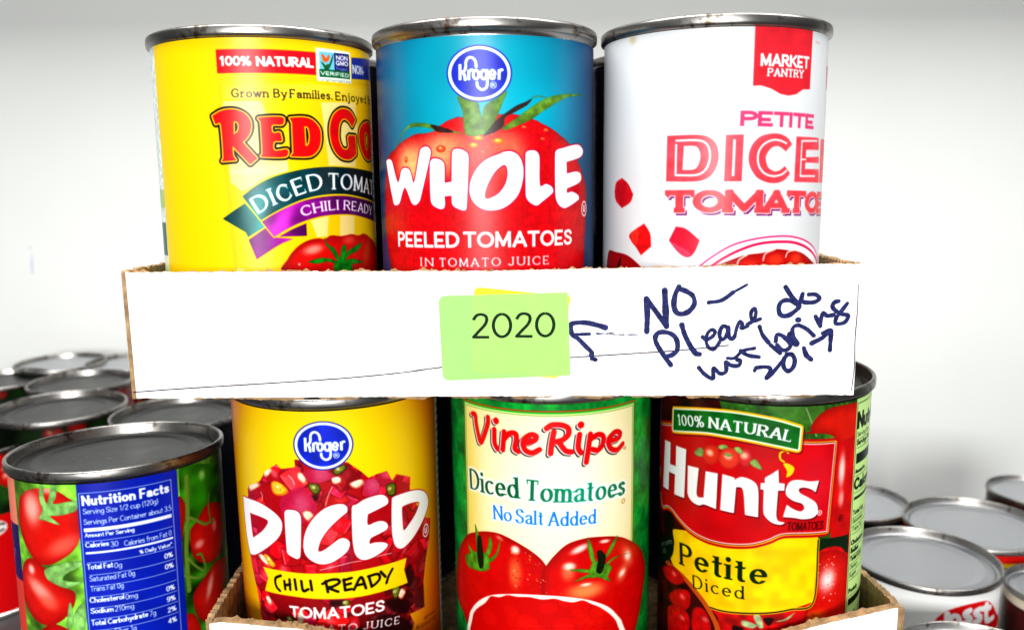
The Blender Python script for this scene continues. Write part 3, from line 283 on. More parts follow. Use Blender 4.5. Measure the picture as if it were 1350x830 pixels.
for k, v in ((c + n, q) for c, part in DATA.items() for n, q in part.items()):
    if k == 'Tink': D[k] = v
    elif isinstance(v[0], list): D[k] = [np.array(q).reshape(-1, 2) for q in v]
    else: D[k] = np.array(v).reshape(-1, 2)
# ------------------------------------------------------------------ painter: coverage rasteriser for printed labels
def crom(p, closed=True, n=6):
    p = np.asarray(p, float); N = len(p); out = []
    for i in range(N if closed else N - 1):
        if closed: a, b, c, d = p[i - 1], p[i], p[(i + 1) % N], p[(i + 2) % N]
        else: a, b, c, d = p[max(i - 1, 0)], p[i], p[i + 1], p[min(i + 2, N - 1)]
        if np.hypot(*(c - b)) < 1e-6: continue
        t = np.linspace(0, 1, n, endpoint=False)[:, None]
        # corners are doubled points: keep straight tangents there
        m0 = (c - a) / 2 if np.hypot(*(b - a)) > 1e-6 else (c - b)
        m1 = (d - b) / 2 if np.hypot(*(d - c)) > 1e-6 else (c - b)
        L = np.hypot(*(c - b))
        for m in (m0, m1):
            s = np.hypot(*m)
            if s > 1.3 * L: m *= 1.3 * L / s
        h = (2*t**3-3*t**2+1)*b + (t**3-2*t**2+t)*m0 + (-2*t**3+3*t**2)*c + (t**3-t**2)*m1
        out.append(h)
    if not closed: out.append(p[-1:])
    return np.concatenate(out)
def sarea(p):
    x, y = p[:, 0], p[:, 1]
    return 0.5 * np.sum(x * np.roll(y, -1) - y * np.roll(x, -1))
def blur1(a, r, ax):
    if r < 1: return a
    r = int(r); k = 2 * r + 1
    pad = [(0, 0)] * a.ndim; pad[ax] = (r + 1, r)
    c = np.cumsum(np.pad(a, pad, mode='edge'), axis=ax)
    n = a.shape[ax]
    return (np.take(c, range(k, k + n), axis=ax) - np.take(c, range(0, n), axis=ax)) / k
def blur(a, r):
    for _ in range(2): a = blur1(blur1(a, r, 0), r, 1)
    return a
def vnoise(h, w, cell, seed):
    r = np.random.RandomState(seed)
    gh, gw = int(h / cell) + 3, int(w / cell) + 3
    g = r.rand(gh, gw)
    y = np.arange(h) / cell; x = np.arange(w) / cell
    yi, xi = y.astype(int), x.astype(int); fy, fx = y - yi, x - xi
    fy = fy * fy * (3 - 2 * fy); fx = fx * fx * (3 - 2 * fx)
    a = g[yi][:, xi] * (1 - fx) + g[yi][:, xi + 1] * fx
    b = g[yi + 1][:, xi] * (1 - fx) + g[yi + 1][:, xi + 1] * fx
    return a * (1 - fy[:, None]) + b * fy[:, None]
class Art:
    def __init__(s, s0, s1, t0, t1, base, px=0.1):
        s.s0, s.t0, s.px = s0, t0, px
        s.w, s.h = int((s1 - s0) / px), int((t1 - t0) / px)
        s.a = np.empty((s.h, s.w, 3)); s.a[:] = np.array(base) / 255
        s.S = s0 + (np.arange(s.w) + .5) * px; s.T = t0 + (np.arange(s.h) + .5) * px
    def mask(s, polys, holes=(), pad=0, ss=4):
        P = []
        for p in polys:
            p = np.asarray(p, float); P.append(p if sarea(p) > 0 else p[::-1])
        for p in holes:
            p = np.asarray(p, float); P.append(p if sarea(p) < 0 else p[::-1])
        allp = np.concatenate(P)
        x0 = max(0, int((allp[:, 0].min() - s.s0) / s.px) - 2 - pad); x1 = min(s.w, int((allp[:, 0].max() - s.s0) / s.px) + 3 + pad)
        y0 = max(0, int((allp[:, 1].min() - s.t0) / s.px) - 2 - pad); y1 = min(s.h, int((allp[:, 1].max() - s.t0) / s.px) + 3 + pad)
        if x1 <= x0 or y1 <= y0: return None
        W, H = x1 - x0, (y1 - y0) * ss
        acc = np.zeros((H, W + 2))
        ax = []; bx = []
        for p in P:
            q = np.stack([(p[:, 0] - s.s0) / s.px - x0, ((p[:, 1] - s.t0) / s.px - y0) * ss], 1)
            ax.append(q); bx.append(np.roll(q, -1, 0))
        A = np.concatenate(ax); B = np.concatenate(bx)
        sg = np.sign(B[:, 1] - A[:, 1]); sw = sg < 0
        lo = np.where(sw[:, None], B, A); hi = np.where(sw[:, None], A, B)
        k0 = np.clip(np.ceil(lo[:, 1] - .5), 0, H).astype(int); k1 = np.clip(np.ceil(hi[:, 1] - .5), 0, H).astype(int)
        n = np.maximum(k1 - k0, 0); idx = np.repeat(np.arange(len(n)), n)
        if len(idx) == 0: return None
        off = np.arange(len(idx)) - np.repeat(np.cumsum(n) - n, n)
        k = k0[idx] + off
        dy = hi[idx, 1] - lo[idx, 1]
        x = np.clip(lo[idx, 0] + (k + .5 - lo[idx, 1]) * (hi[idx, 0] - lo[idx, 0]) / dy, 0, W)
        xi = np.minimum(x.astype(int), W); f = x - xi
        np.add.at(acc, (k, xi), sg[idx] * (1 - f)); np.add.at(acc, (k, np.minimum(xi + 1, W + 1)), sg[idx] * f)
        c = np.minimum(np.abs(np.cumsum(acc, 1)[:, :W]), 1)
        return c.reshape(y1 - y0, ss, W).mean(1), (slice(y0, y1), slice(x0, x1))
    def put(s, m, col, a=1):
        if m is None: return None
        c, sl = m
        if callable(col):
            col = col(s.S[sl[1]][None, :], s.T[sl[0]][:, None])
        else: col = np.array(col) / 255
        k = (c * a)[..., None]
        s.a[sl] = s.a[sl] * (1 - k) + col * k
        return m
    def p(s, pts, col, sm=False, a=1, holes=(), jag=0, n=6):
        f = lambda q: crom(q, n=n) if sm else np.asarray(q, float)
        q = f(pts)
        if jag:
            r = np.random.RandomState(len(q)); q = q + blur1(r.randn(*q.shape), 1, 0) * jag
        return s.put(s.mask([q], [f(h) for h in holes]), col, a)
    def grow(s, m, r, n=14):
        c, sl = m; k = int(math.ceil(r / s.px)) + 1
        y0, y1, x0, x1 = max(0, sl[0].start - k), min(s.h, sl[0].stop + k), max(0, sl[1].start - k), min(s.w, sl[1].stop + k)
        b = np.zeros((y1 - y0 + 2 * k, x1 - x0 + 2 * k)); oy, ox = sl[0].start - y0 + k, sl[1].start - x0 + k
        b[oy:oy + c.shape[0], ox:ox + c.shape[1]] = c
        o = b.copy(); R = r / s.px
        for rr in ([R, R * .5] if R > 3 else [R]):
            for i in range(n):
                dx, dy = int(round(rr * math.cos(2*math.pi*i/n))), int(round(rr * math.sin(2*math.pi*i/n)))
                o = np.maximum(o, np.roll(np.roll(b, dy, 0), dx, 1))
        return o[k:-k, k:-k], (slice(y0, y1), slice(x0, x1))
    def shift(s, m, ds, dt):
        c, sl = m; dx, dy = int(round(ds / s.px)), int(round(dt / s.px))
        y0, y1, x0, x1 = sl[0].start + dy, sl[0].stop + dy, sl[1].start + dx, sl[1].stop + dx
        cy0, cx0 = max(0, -y0), max(0, -x0); cy1, cx1 = max(0, y1 - s.h), max(0, x1 - s.w)
        c = c[cy0:c.shape[0] - cy1 or None, cx0:c.shape[1] - cx1 or None]
        return c, (slice(y0 + cy0, y1 - cy1), slice(x0 + cx0, x1 - cx1))
    def merge(s, ms):
        ms = [m for m in ms if m is not None]
        y0 = min(m[1][0].start for m in ms); y1 = max(m[1][0].stop for m in ms); x0 = min(m[1][1].start for m in ms); x1 = max(m[1][1].stop for m in ms)
        o = np.zeros((y1 - y0, x1 - x0))
        for c, sl in ms:
            v = o[sl[0].start - y0:sl[0].stop - y0, sl[1].start - x0:sl[1].stop - x0]; np.maximum(v, c, out=v)
        return o, (slice(y0, y1), slice(x0, x1))
    def glow(s, m, c, rx, ry, col, a=1, rot=0, pw=1.5):
        if m is None: return
        k, sl = m; X = s.S[sl[1]][None, :] - c[0]; Y = s.T[sl[0]][:, None] - c[1]
        r = math.radians(rot); u = X * math.cos(r) + Y * math.sin(r); v = -X * math.sin(r) + Y * math.cos(r)
        g = np.exp(-((u / rx) ** 2 + (v / ry) ** 2) ** pw)
        s.put((k * g, sl), col, a)
    def tex(s, m, cell, amp, seed, tint=(1, 1, 1)):
        if m is None: return
        k, sl = m
        n = vnoise(k.shape[0], k.shape[1], cell / s.px, seed) - .5
        s.a[sl] = np.clip(s.a[sl] * (1 + (n * k * amp)[..., None] * np.array(tint)), 0, 1)
    def strokes(s, pl, w, sm=True, cap=True, closed=False):
        P = []
        for q in pl:
            q = crom(q, closed, 8) if sm and len(q) > 2 else np.asarray(q, float)
            P += capsule(q, w / 2, w / 2, 0, cap)
        return s.mask(P)
    def text(s, st, base, h, style, fit=True):
        P = text_polys(st, base, h, **style)
        return s.mask(P)
    def t(s, st, base, h, style, col, a=1):
        return s.put(s.text(st, base, h, style), col, a)
    def full(s): return np.ones((s.h, s.w)), (slice(0, s.h), slice(0, s.w))
EL = [(math.cos(2*math.pi*i/12), math.sin(2*math.pi*i/12)) for i in range(12)]
def nib(d, a, b, ang):
    c, sn = math.cos(ang), math.sin(ang)
    n = np.array([-d[1], d[0]]); u = np.array([n[0]*c + n[1]*sn, -n[0]*sn + n[1]*c])
    e = np.array([a*a*u[0], b*b*u[1]]) / max(1e-9, math.hypot(a*u[0], b*u[1]))
    return np.array([e[0]*c - e[1]*sn, e[0]*sn + e[1]*c])
def capsule(q, a, b, ang, cap):
    out = []; c, sn = math.cos(ang), math.sin(ang)
    el = np.array([(a*x*c - b*y*sn, a*x*sn + b*y*c) for x, y in EL])
    for i in range(len(q) - 1):
        d = q[i + 1] - q[i]; L = math.hypot(*d)
        if L < 1e-9: continue
        o = nib(d / L, a, b, ang)
        out.append(np.array([q[i] + o, q[i + 1] + o, q[i + 1] - o, q[i] - o]))
    for i in range(len(q)):
        if cap or 0 < i < len(q) - 1: out.append(q[i] + el)
    return out
# ------------------------------------------------------------------ a stroke alphabet (cap height 1, x-height .66)
def arc(cx, cy, rx, ry, d0, d1, n=12):
    t = np.radians(np.linspace(d0, d1, n)); return [(cx + rx * math.cos(v), cy + ry * math.sin(v)) for v in t]
def spl(*p): return [tuple(q) for q in crom(np.array(p), False, 6)]
X = .66
G = {
'A': (.72, [[(0,0),(.35,1)],[(.35,1),(.7,0)],[(.12,.33),(.58,.33)]]),
'B': (.62, [[(.02,0),(.02,1)],[(.02,1),(.3,1)]+arc(.3,.77,.23,.23,90,-90)+[(.02,.54)],[(.02,.54),(.32,.54)]+arc(.32,.27,.27,.27,90,-90)+[(.02,0)]]),
'C': (.72, [arc(.4,.5,.4,.5,45,315,20)]),
'D': (.72, [[(.02,0),(.02,1)],[(.02,1),(.26,1)]+arc(.26,.5,.42,.5,90,-90,16)+[(.02,0)]]),
'E': (.56, [[(.02,0),(.02,1)],[(.02,1),(.5,1)],[(.02,.52),(.42,.52)],[(.02,0),(.52,0)]]),
'F': (.54, [[(.02,0),(.02,1)],[(.02,1),(.5,1)],[(.02,.52),(.42,.52)]]),
'G': (.76, [arc(.4,.5,.4,.5,45,315,20)+[(.69,.42)],[(.45,.45),(.7,.45)]]),
'H': (.7, [[(.02,0),(.02,1)],[(.66,0),(.66,1)],[(.02,.52),(.66,.52)]]),
'I': (.08, [[(.02,0),(.02,1)]]),
'J': (.42, [[(.36,1),(.36,.25)]+arc(.18,.2,.18,.2,0,-160,8)]),
'K': (.66, [[(.02,0),(.02,1)],[(.6,1),(.04,.42)],[(.22,.6),(.64,0)]]),
'L': (.52, [[(.02,0),(.02,1)],[(.02,0),(.5,0)]]),
'M': (.84, [[(.04,0),(.06,1)],[(.06,1),(.41,.1)],[(.41,.1),(.76,1)],[(.76,1),(.78,0)]]),
'N': (.72, [[(.02,0),(.02,1)],[(.02,1),(.68,0)],[(.68,0),(.68,1)]]),
'O': (.8, [arc(.4,.5,.4,.5,90,450,26)]),
'P': (.58, [[(.02,0),(.02,1)],[(.02,1),(.3,1)]+arc(.3,.74,.26,.26,90,-90)+[(.02,.48)]]),
'Q': (.8, [arc(.4,.5,.4,.5,90,450,26),[(.5,.2),(.75,-.08)]]),
'R': (.64, [[(.02,0),(.02,1)],[(.02,1),(.3,1)]+arc(.3,.75,.26,.25,90,-90)+[(.02,.5)],[(.3,.5),(.62,0)]]),
'S': (.58, [spl((.53,.82),(.43,.97),(.27,1),(.09,.93),(.04,.76),(.12,.6),(.3,.51),(.48,.41),(.55,.25),(.48,.07),(.28,0),(.1,.04),(.0,.2))]),
'T': (.62, [[(.3,0),(.3,1)],[(0,1),(.6,1)]]),
'U': (.68, [[(.02,1),(.02,.32)]+arc(.33,.32,.31,.32,180,360,14)+[(.64,1)]]),
'V': (.68, [[(0,1),(.34,0)],[(.34,0),(.68,1)]]),
'W': (.98, [[(0,1),(.24,0)],[(.24,0),(.49,1)],[(.49,1),(.74,0)],[(.74,0),(.98,1)]]),
'X': (.64, [[(0,1),(.62,0)],[(.6,1),(.02,0)]]),
'Y': (.64, [[(0,1),(.31,.45)],[(.62,1),(.31,.45)],[(.31,.45),(.31,0)]]),
'Z': (.6, [[(.04,1),(.56,1)],[(.56,1),(.02,0)],[(.02,0),(.58,0)]]),
'a': (.5, [spl((.05,.52),(.14,.64),(.27,.66),(.4,.6),(.43,.46))+[(.43,.1),(.5,.02)],spl((.43,.4),(.22,.36),(.06,.26),(.05,.1),(.17,0),(.32,.04),(.43,.17))]),
'b': (.54, [[(.03,1),(.03,0)],arc(.27,.33,.24,.33,180,-180,20)]),
'c': (.46, [arc(.26,.33,.26,.33,48,312,16)]),
'd': (.54, [[(.49,1),(.49,0)],arc(.25,.33,.24,.33,0,360,20)]),
'e': (.52, [[(.02,.36),(.49,.36)]+arc(.26,.33,.24,.33,5,318,20)]),
'f': (.34, [spl((.36,.97),(.27,1),(.17,.95),(.14,.8))+[(.14,0)],[(0,X),(.32,X)]]),
'g': (.54, [arc(.25,.33,.24,.33,0,360,20),[(.49,X),(.49,-.08)]+arc(.26,-.08,.23,.2,0,-155,8)]),
'h': (.54, [[(.03,1),(.03,0)],[(.03,.4)]+arc(.26,.4,.22,.26,170,0,10)+[(.48,0)]]),
'i': (.1, [[(.04,X),(.04,0)],[(.04,.9),(.04,.93)]]),
'j': (.14, [[(.08,X),(.08,-.12)]+arc(-.04,-.12,.12,.14,0,-120,6),[(.08,.9),(.08,.93)]]),
'k': (.5, [[(.03,1),(.03,0)],[(.45,X),(.05,.26)],[(.18,.38),(.48,0)]]),
'l': (.1, [[(.04,1),(.04,0)]]),
'm': (.84, [[(.03,X),(.03,0)],[(.03,.42)]+arc(.22,.42,.19,.24,170,0,10)+[(.41,0)],[(.41,.42)]+arc(.6,.42,.19,.24,170,0,10)+[(.79,0)]]),
'n': (.54, [[(.03,X),(.03,0)],[(.03,.4)]+arc(.26,.4,.22,.26,170,0,10)+[(.48,0)]]),
'o': (.54, [arc(.26,.33,.26,.33,90,450,20)]),
'p': (.54, [[(.03,X),(.03,-.28)],arc(.27,.33,.24,.33,180,-180,20)]),
'r': (.36, [[(.03,X),(.03,0)],[(.03,.4)]+arc(.26,.4,.2,.25,170,60,8)]),
's': (.42, [spl((.37,.55),(.28,.65),(.17,.66),(.06,.6),(.05,.47),(.15,.38),(.28,.32),(.38,.23),(.37,.09),(.26,.01),(.13,.01),(.02,.12))]),
't': (.34, [[(.15,.88),(.15,.14)]+arc(.27,.14,.12,.14,180,290,6),[(0,X),(.32,X)]]),
'u': (.54, [[(.04,X),(.04,.25)]+arc(.26,.25,.22,.25,180,350,10),[(.48,X),(.48,0)]]),
'v': (.5, [[(0,X),(.25,0)],[(.25,0),(.5,X)]]),
'w': (.74, [[(0,X),(.19,0)],[(.19,0),(.37,X)],[(.37,X),(.55,0)],[(.55,0),(.74,X)]]),
'x': (.5, [[(0,X),(.48,0)],[(.46,X),(.02,0)]]),
'y': (.5, [[(0,X),(.25,0)],[(.5,X),(.25,0),(.13,-.26),(.02,-.27)]]),
'z': (.46, [[(.03,X),(.43,X)],[(.43,X),(.01,0)],[(.01,0),(.45,0)]]),
'0': (.56, [arc(.27,.5,.27,.5,90,450,24)]), '1': (.34, [[(.2,0),(.2,1)],[(.2,1),(.02,.82)]]),
'2': (.56, [spl((.04,.8),(.13,.95),(.28,1),(.44,.93),(.48,.74),(.4,.52),(.2,.25),(.02,0))+[(.52,0)]]),
'3': (.54, [spl((.03,.85),(.14,.97),(.28,1),(.44,.9),(.44,.68),(.3,.54),(.2,.53)),spl((.2,.53),(.36,.5),(.5,.36),(.48,.12),(.32,0),(.14,.02),(.0,.14))]),
'4': (.58, [[(.4,0),(.4,1)],[(.4,1),(.0,.3)],[(.0,.3),(.56,.3)]]),
'5': (.54, [[(.46,1),(.1,1),(.06,.56)]+spl((.06,.56),(.24,.64),(.44,.56),(.5,.34),(.42,.09),(.22,0),(.0,.1))]),
'7': (.54, [[(0,1),(.52,1)],[(.52,1),(.16,0)]]),
'9': (.54, [arc(.26,.68,.25,.32,0,360,18),spl((.51,.7),(.5,.4),(.4,.12),(.2,0),(.04,.06))]),
'%': (.86, [arc(.17,.76,.16,.24,90,450,14),arc(.67,.24,.16,.24,90,450,14),[(.66,1),(.18,0)]]),
'.': (.12, [[(.05,0),(.05,.03)]]), ',': (.12, [[(.06,.04),(.02,-.12)]]), '-': (.32, [[(.02,.38),(.28,.38)]]), '/': (.4, [[(.38,1),(.0,0)]]),
'(': (.24, [arc(.28,.42,.24,.62,115,245,10)]), ')': (.24, [arc(-.05,.42,.24,.62,65,-65,10)]), '*': (.3, [[(.14,.6),(.14,1)],[(.0,.7),(.28,.9)],[(.28,.7),(.0,.9)]]),
}
def text_polys(st, base, h, a=.1, b=.1, ang=0, serif=0, slant=0, sp=.16, cap=False, sw=None, kx=None, wsp=.34):
    base = np.asarray(base, float)
    bl = crom(base, False, 12) if len(base) > 2 else base
    seg = np.hypot(*np.diff(bl, axis=0).T); cum = np.concatenate([[0], np.cumsum(seg)]); Ltot = cum[-1]
    adv = []; xx = 0
    for ch in st:
        if ch == ' ': xx += wsp; adv.append(None); continue
        adv.append(xx); xx += G[ch][0] + sp
    tot = xx - sp
    sx = Ltot / (tot * h) if kx is None else kx     # horizontal stretch in units of h
    P = []
    for ch, x0 in zip(st, adv):
        if x0 is None: continue
        gw, strs = G[ch]
        raw = []
        for q in strs:
            q = np.array(q, float)
            y = q[:, 1]; y = b + y * (1 - 2 * b) if y.max() > .8 else b + y * (X - 2 * b) / X if y.min() >= -.01 else y * (X - b) / X
            raw.append(np.stack([(x0 + q[:, 0]) * sx + slant * y, y], 1))
        pol = []
        for qi, q in enumerate(raw):
            ends = [q[0], q[-1]]; dirs = [q[0] - q[1], q[-1] - q[-2]]
            free = []
            for e in ends:
                f = True
                if np.hypot(*(q[0] - q[-1])) < .02: f = False
                for qj, r in enumerate(raw):
                    if qj != qi:
                        for i in range(len(r) - 1):
                            dd = r[i + 1] - r[i]; tt = np.clip(np.dot(e - r[i], dd) / max(1e-9, dd @ dd), 0, 1)
                            if np.hypot(*(e - r[i] - tt * dd)) < .04: f = False
                free.append(f)
            q = q.copy()
            if not cap:
                for i, e, d in ((0, 0, dirs[0]), (-1, 1, dirs[1])):
                    L = math.hypot(*d)
                    if L > 0: q[i] = q[i] + d / L * b * (1 if free[e] or abs(d[1]) > abs(d[0]) else 0)
            pol += capsule(q, a, b, ang, cap)
            if len(q) == 2 and np.hypot(*(raw[qi][0] - raw[qi][1])) < .06:   # dots
                c = raw[qi].mean(0); r = max(a, b) * 1.15
                pol.append(np.array([c + r * np.array(e) for e in EL]))
            elif serif:
                for e, d, f in zip(ends, dirs, free):
                    L = math.hypot(*d)
                    if not f or L == 0: continue
                    if abs(d[1]) > .75 * L:
                        l, r_ = serif + a, serif + a
                        lowtop = ch.islower() and e[1] > .3
                        if lowtop: r_ = a
                        k = sw or b
                        y0 = e[1] - k if e[1] > .3 else e[1] - b
                        y1 = e[1] + b if e[1] > .3 else e[1] + k
                        pol.append(np.array([(e[0] - l, y0), (e[0] + r_, y0), (e[0] + r_, y1), (e[0] - l, y1)]))
                    elif ch in 'EFTLZC' or ch in 'GS':
                        k = sw or b; dn = -1 if e[1] > .55 else 1
                        if abs(e[1] - .5) < .1: continue
                        pol.append(np.array([(e[0] - k, e[1] - dn * b), (e[0] + k, e[1] - dn * b), (e[0] + k, e[1] + dn * (.16 + serif * .6)), (e[0] - k * .3, e[1] + dn * (.16 + serif * .6))]))
        for q in pol:
            s = np.clip(q[:, 0] * h, -h, Ltot + h)
            i = np.clip(np.searchsorted(cum, s) - 1, 0, len(seg) - 1)
            t = bl[i] + ((s - cum[i]) / np.maximum(seg[i], 1e-9))[:, None] * (bl[i + 1] - bl[i])
            d = (bl[i + 1] - bl[i]) / np.maximum(seg[i], 1e-9)[:, None]
            cc = np.clip(np.mean(q[:, 0]) * h, 0, Ltot); j = int(np.clip(np.searchsorted(cum, cc) - 1, 0, len(seg) - 1)); d0 = (bl[j + 1] - bl[j]) / max(seg[j], 1e-9)
            nrm = np.array([d0[1], -d0[0]])
            P.append(t + q[:, 1:2] * h * nrm)
    return P
SANS = dict(a=.1, b=.095); BOLD = dict(a=.125, b=.115, sp=.2); LITE = dict(a=.05, b=.05, sp=.14)
BLACK = dict(a=.15, b=.12, sp=.26)
SLAB = dict(a=.085, b=.06, serif=.09, sp=.26); SLABB = dict(a=.15, b=.09, serif=.1, sp=.4)
ROMAN = dict(a=.1, b=.035, ang=.2, serif=.08, sp=.24, sw=.03); ROMANL = dict(a=.075, b=.03, ang=.2, serif=.06, sp=.22, sw=.025)
def hgt(q, i=0): return float(abs(q[2 * i][1] - q[2 * i + 1][1]))
# ------------------------------------------------------------------ the printed labels
def tomato(A, pts, base=(226, 14, 22), sm=True, seed=1, jag=0):
    m = A.p(pts, base, sm, jag=jag)
    k, sl = m
    inner = blur(k, int(2.2 / A.px)); A.put((k * np.clip(1.15 - inner, 0, 1), sl), (120, 0, 8), .75)
    A.tex(m, 2.4, .07, seed); A.tex(m, .4, .05, seed + 9)
    return m
def leafs(A, polys, col, seed=3, dark=(20, 50, 15)):
    for i, q in enumerate(polys):
        m = A.p(q, col, True)
        if m is None: continue
        k, sl = m; inn = blur(k, 3); A.put((k * np.clip(1.25 - inn * 1.25, 0, 1), sl), dark, .4)
        A.tex(m, 1.6, .4, seed + i); A.tex(m, .35, .16, seed + i + 50)
def word(A, ms, col, out, r):
    m = A.merge(ms); A.put(A.grow(m, r), out); A.put(m, col); return m
def store_logo(A, f):
    for key, col in (('Wring0', (10, 40, 190)), ('Wring1', (250, 252, 250)), ('Wring2', (8, 52, 205))): m = A.p(f(D[key]), col, True)
    A.tex(m, 3, .3, 5)
    sc = abs(f(np.array([[1., 0]]))[0, 0] - f(np.array([[0., 0]]))[0, 0])
    for i, q in enumerate(D['Wk']):
        A.put(A.strokes([f(q)], (.92 if i in (0, 2, 3, 9) else .82) * sc, cap=False), (250, 252, 250))
    A.put(A.strokes([f(D['Wreg'])], .22 * sc, closed=True), (250, 252, 250))
    c = f(D['Wreg']).mean(0); A.t('R', [c + (-.4 * sc, .55 * sc), c + (.4 * sc, .55 * sc)], 1.05 * sc, BOLD, (250, 252, 250))
def circled_u(A, c, r, col=(252, 250, 250), bg=(205, 10, 30)):
    e = np.array(EL) * 1.0
    ring = lambda k: np.array([(c[0] + k * .8 * math.cos(v), c[1] + k * math.sin(v)) for v in np.linspace(0, 6.28, 30)])
    A.p(ring(r), col); A.p(ring(r * .78), bg); A.t('U', [(c[0] - r * .26, c[1] + r * .45), (c[0] + r * .26, c[1] + r * .45)], r * .95, BOLD, col)
def art_red():
    A = Art(-66, 66, 0, 94, (246, 212, 0))
    for k in ('ray1', 'ray2', 'ray3', 'ray4', 'ray5', 'ray6'): A.p(D['R' + k], (250, 232, 168), a=.9)
    A.p(D['Rwin'], (253, 243, 175), a=.35)
    for k in ('fr1', 'fr2'): A.put(A.strokes([D['R' + k]], .35, sm=False), (205, 185, 10), .55)
    # ribbon
    gy = lambda c0, c1, s0, s1: (lambda S, T: (np.array(c0) + (np.array(c1) - np.array(c0)) * np.clip((S - s0) / (s1 - s0), 0, 1)[..., None] + 0 * T[..., None]) / 255)
    YL = (250, 215, 0)
    for k, c0, c1 in (('tailp', (130, 10, 130), (190, 25, 185)), ('tail', (0, 60, 65), (0, 150, 145)), ('fold', (185, 20, 180), (95, 0, 100)), ('purp', (175, 20, 170), (70, 0, 85)), ('teal', (0, 110, 115), (0, 18, 30))):
        q = D['R' + k]; m = A.mask([crom(q)]); A.put(A.grow(m, .42), YL)
        A.put(m, gy(c0, c1, q[:, 0].min(), q[:, 0].max() * .8 + q[:, 0].min() * .2)); A.tex(m, 2.5, .35, 3)
    A.glow(A.mask([crom(D['Rteal'])]), D['Rteal'][1] + (4, 4), 3.5, 9, (0, 165, 160), .8, rot=30)
    A.glow(A.mask([crom(D['Rpurp'])]), D['Rpurp'][0] + (6, 1), 2.5, 9, (235, 80, 230), .8, rot=25)
    TR = dict(ROMAN, a=.095, b=.045); h = 5.0
    A.t('DICED TOMATOES', np.concatenate([D['Rtdiced'], D['Rtdiced'][-1:] + (7, 5)]), 5.4, dict(TR, wsp=.2), (255, 255, 255))
    A.t('CHILI READY', D['Rtchili'], 3.3, dict(TR, a=.1, b=.055), (255, 250, 255))
    # tomato
    m = tomato(A, D['Rtom'], (232, 20, 12), seed=4)
    h4 = D['Rtomhl']; A.glow(m, h4[0], 3.6, 1.6, (255, 190, 170), .8, -10); A.glow(m, h4[1], 3, 1.5, (255, 120, 90), .6); A.glow(m, h4[2], .4, .4, (255, 220, 210), 1); A.glow(m, h4[3], 2.5, 5, (210, 90, 40), .8, 30)
    leafs(A, D['Rcalyx'], (20, 140, 30), 8, (0, 60, 10))
    # name
    ms = [A.mask([crom(D['R' + c])], [crom(D['R' + c + 'h'])] if 'R' + c + 'h' in D else []) for c in 'REDGO']
    m = A.merge(ms); A.put(A.grow(m, 1.02, 20), (12, 10, 2)); A.put(A.grow(m, .42), (255, 215, 20)); A.put(m, (225, 8, 18)); A.tex(m, 2, .12, 2)
    # bars
    A.p(D['Rbar'], (214, 14, 40)); A.t('100%', D['Rt100'], 3.1, BOLD, (255, 250, 235)); A.t('NATURAL', D['Rtnat'], 3.1, dict(BOLD, a=.14), (255, 250, 235))
    A.p(D['Rblue'], (20, 60, 170)); A.t('NON-', D['Rtnon'], 3.0, dict(SANS, sp=.25), (235, 240, 250))
    A.p(D['Rbox'], (245, 250, 240)); A.p(D['Rsky'], (130, 205, 232)); A.p(D['Rnavy'], (22, 30, 110)); A.p(D['Rgrn'], (14, 105, 55))
    leafs(A, D['Rblade'], (20, 110, 40)); A.p(D['Rbfly'], (240, 110, 20), True)
    A.t('VERIFIED', D['Rver'], 1.3, BOLD, (250, 255, 250)); A.t('NON', D['Rnon'], 1.6, BOLD, (250, 250, 255)); A.t('GMO', D['Rgmo'], 1.6, BOLD, (250, 250, 255)); A.t('Project', D['Rproj'], 1.2, SANS, (120, 140, 210)); A.t('nongmoproject.org', D['Rurl'], .8, LITE, (90, 110, 100))
    gs = dict(SLAB, a=.075, b=.055, serif=.07)
    for k, s in (('grown', 'Grown By'), ('grown2', 'Families.'), ('grown3', 'Enjoyed By')): A.t(s, D['R' + k], 2.75, gs, (60, 48, 15) if k == 'grown' else (25, 22, 10))
    sx = float(D['Rseam'][:, 0].mean())
    A.put(A.mask([np.array([(-70, 0), (sx, 0), (sx, 100), (-70, 100)])]), (222, 232, 228)); A.tex(A.mask([np.array([(-70, 0), (sx, 0), (sx, 100), (-70, 100)])]), 1.2, .25, 7)
    A.put(A.mask([np.array([(-70, 50), (sx, 50), (sx, 56), (-70, 56)])]), (170, 200, 120), .8); A.put(A.mask([np.array([(-70, 61), (sx - .6, 61), (sx - .6, 72), (-70, 72)])]), (20, 110, 80))
    A.put(A.mask([np.array([(-70, 73), (sx - .3, 73), (sx - .3, 90), (-70, 90)])]), (225, 235, 170), .6)
    return A
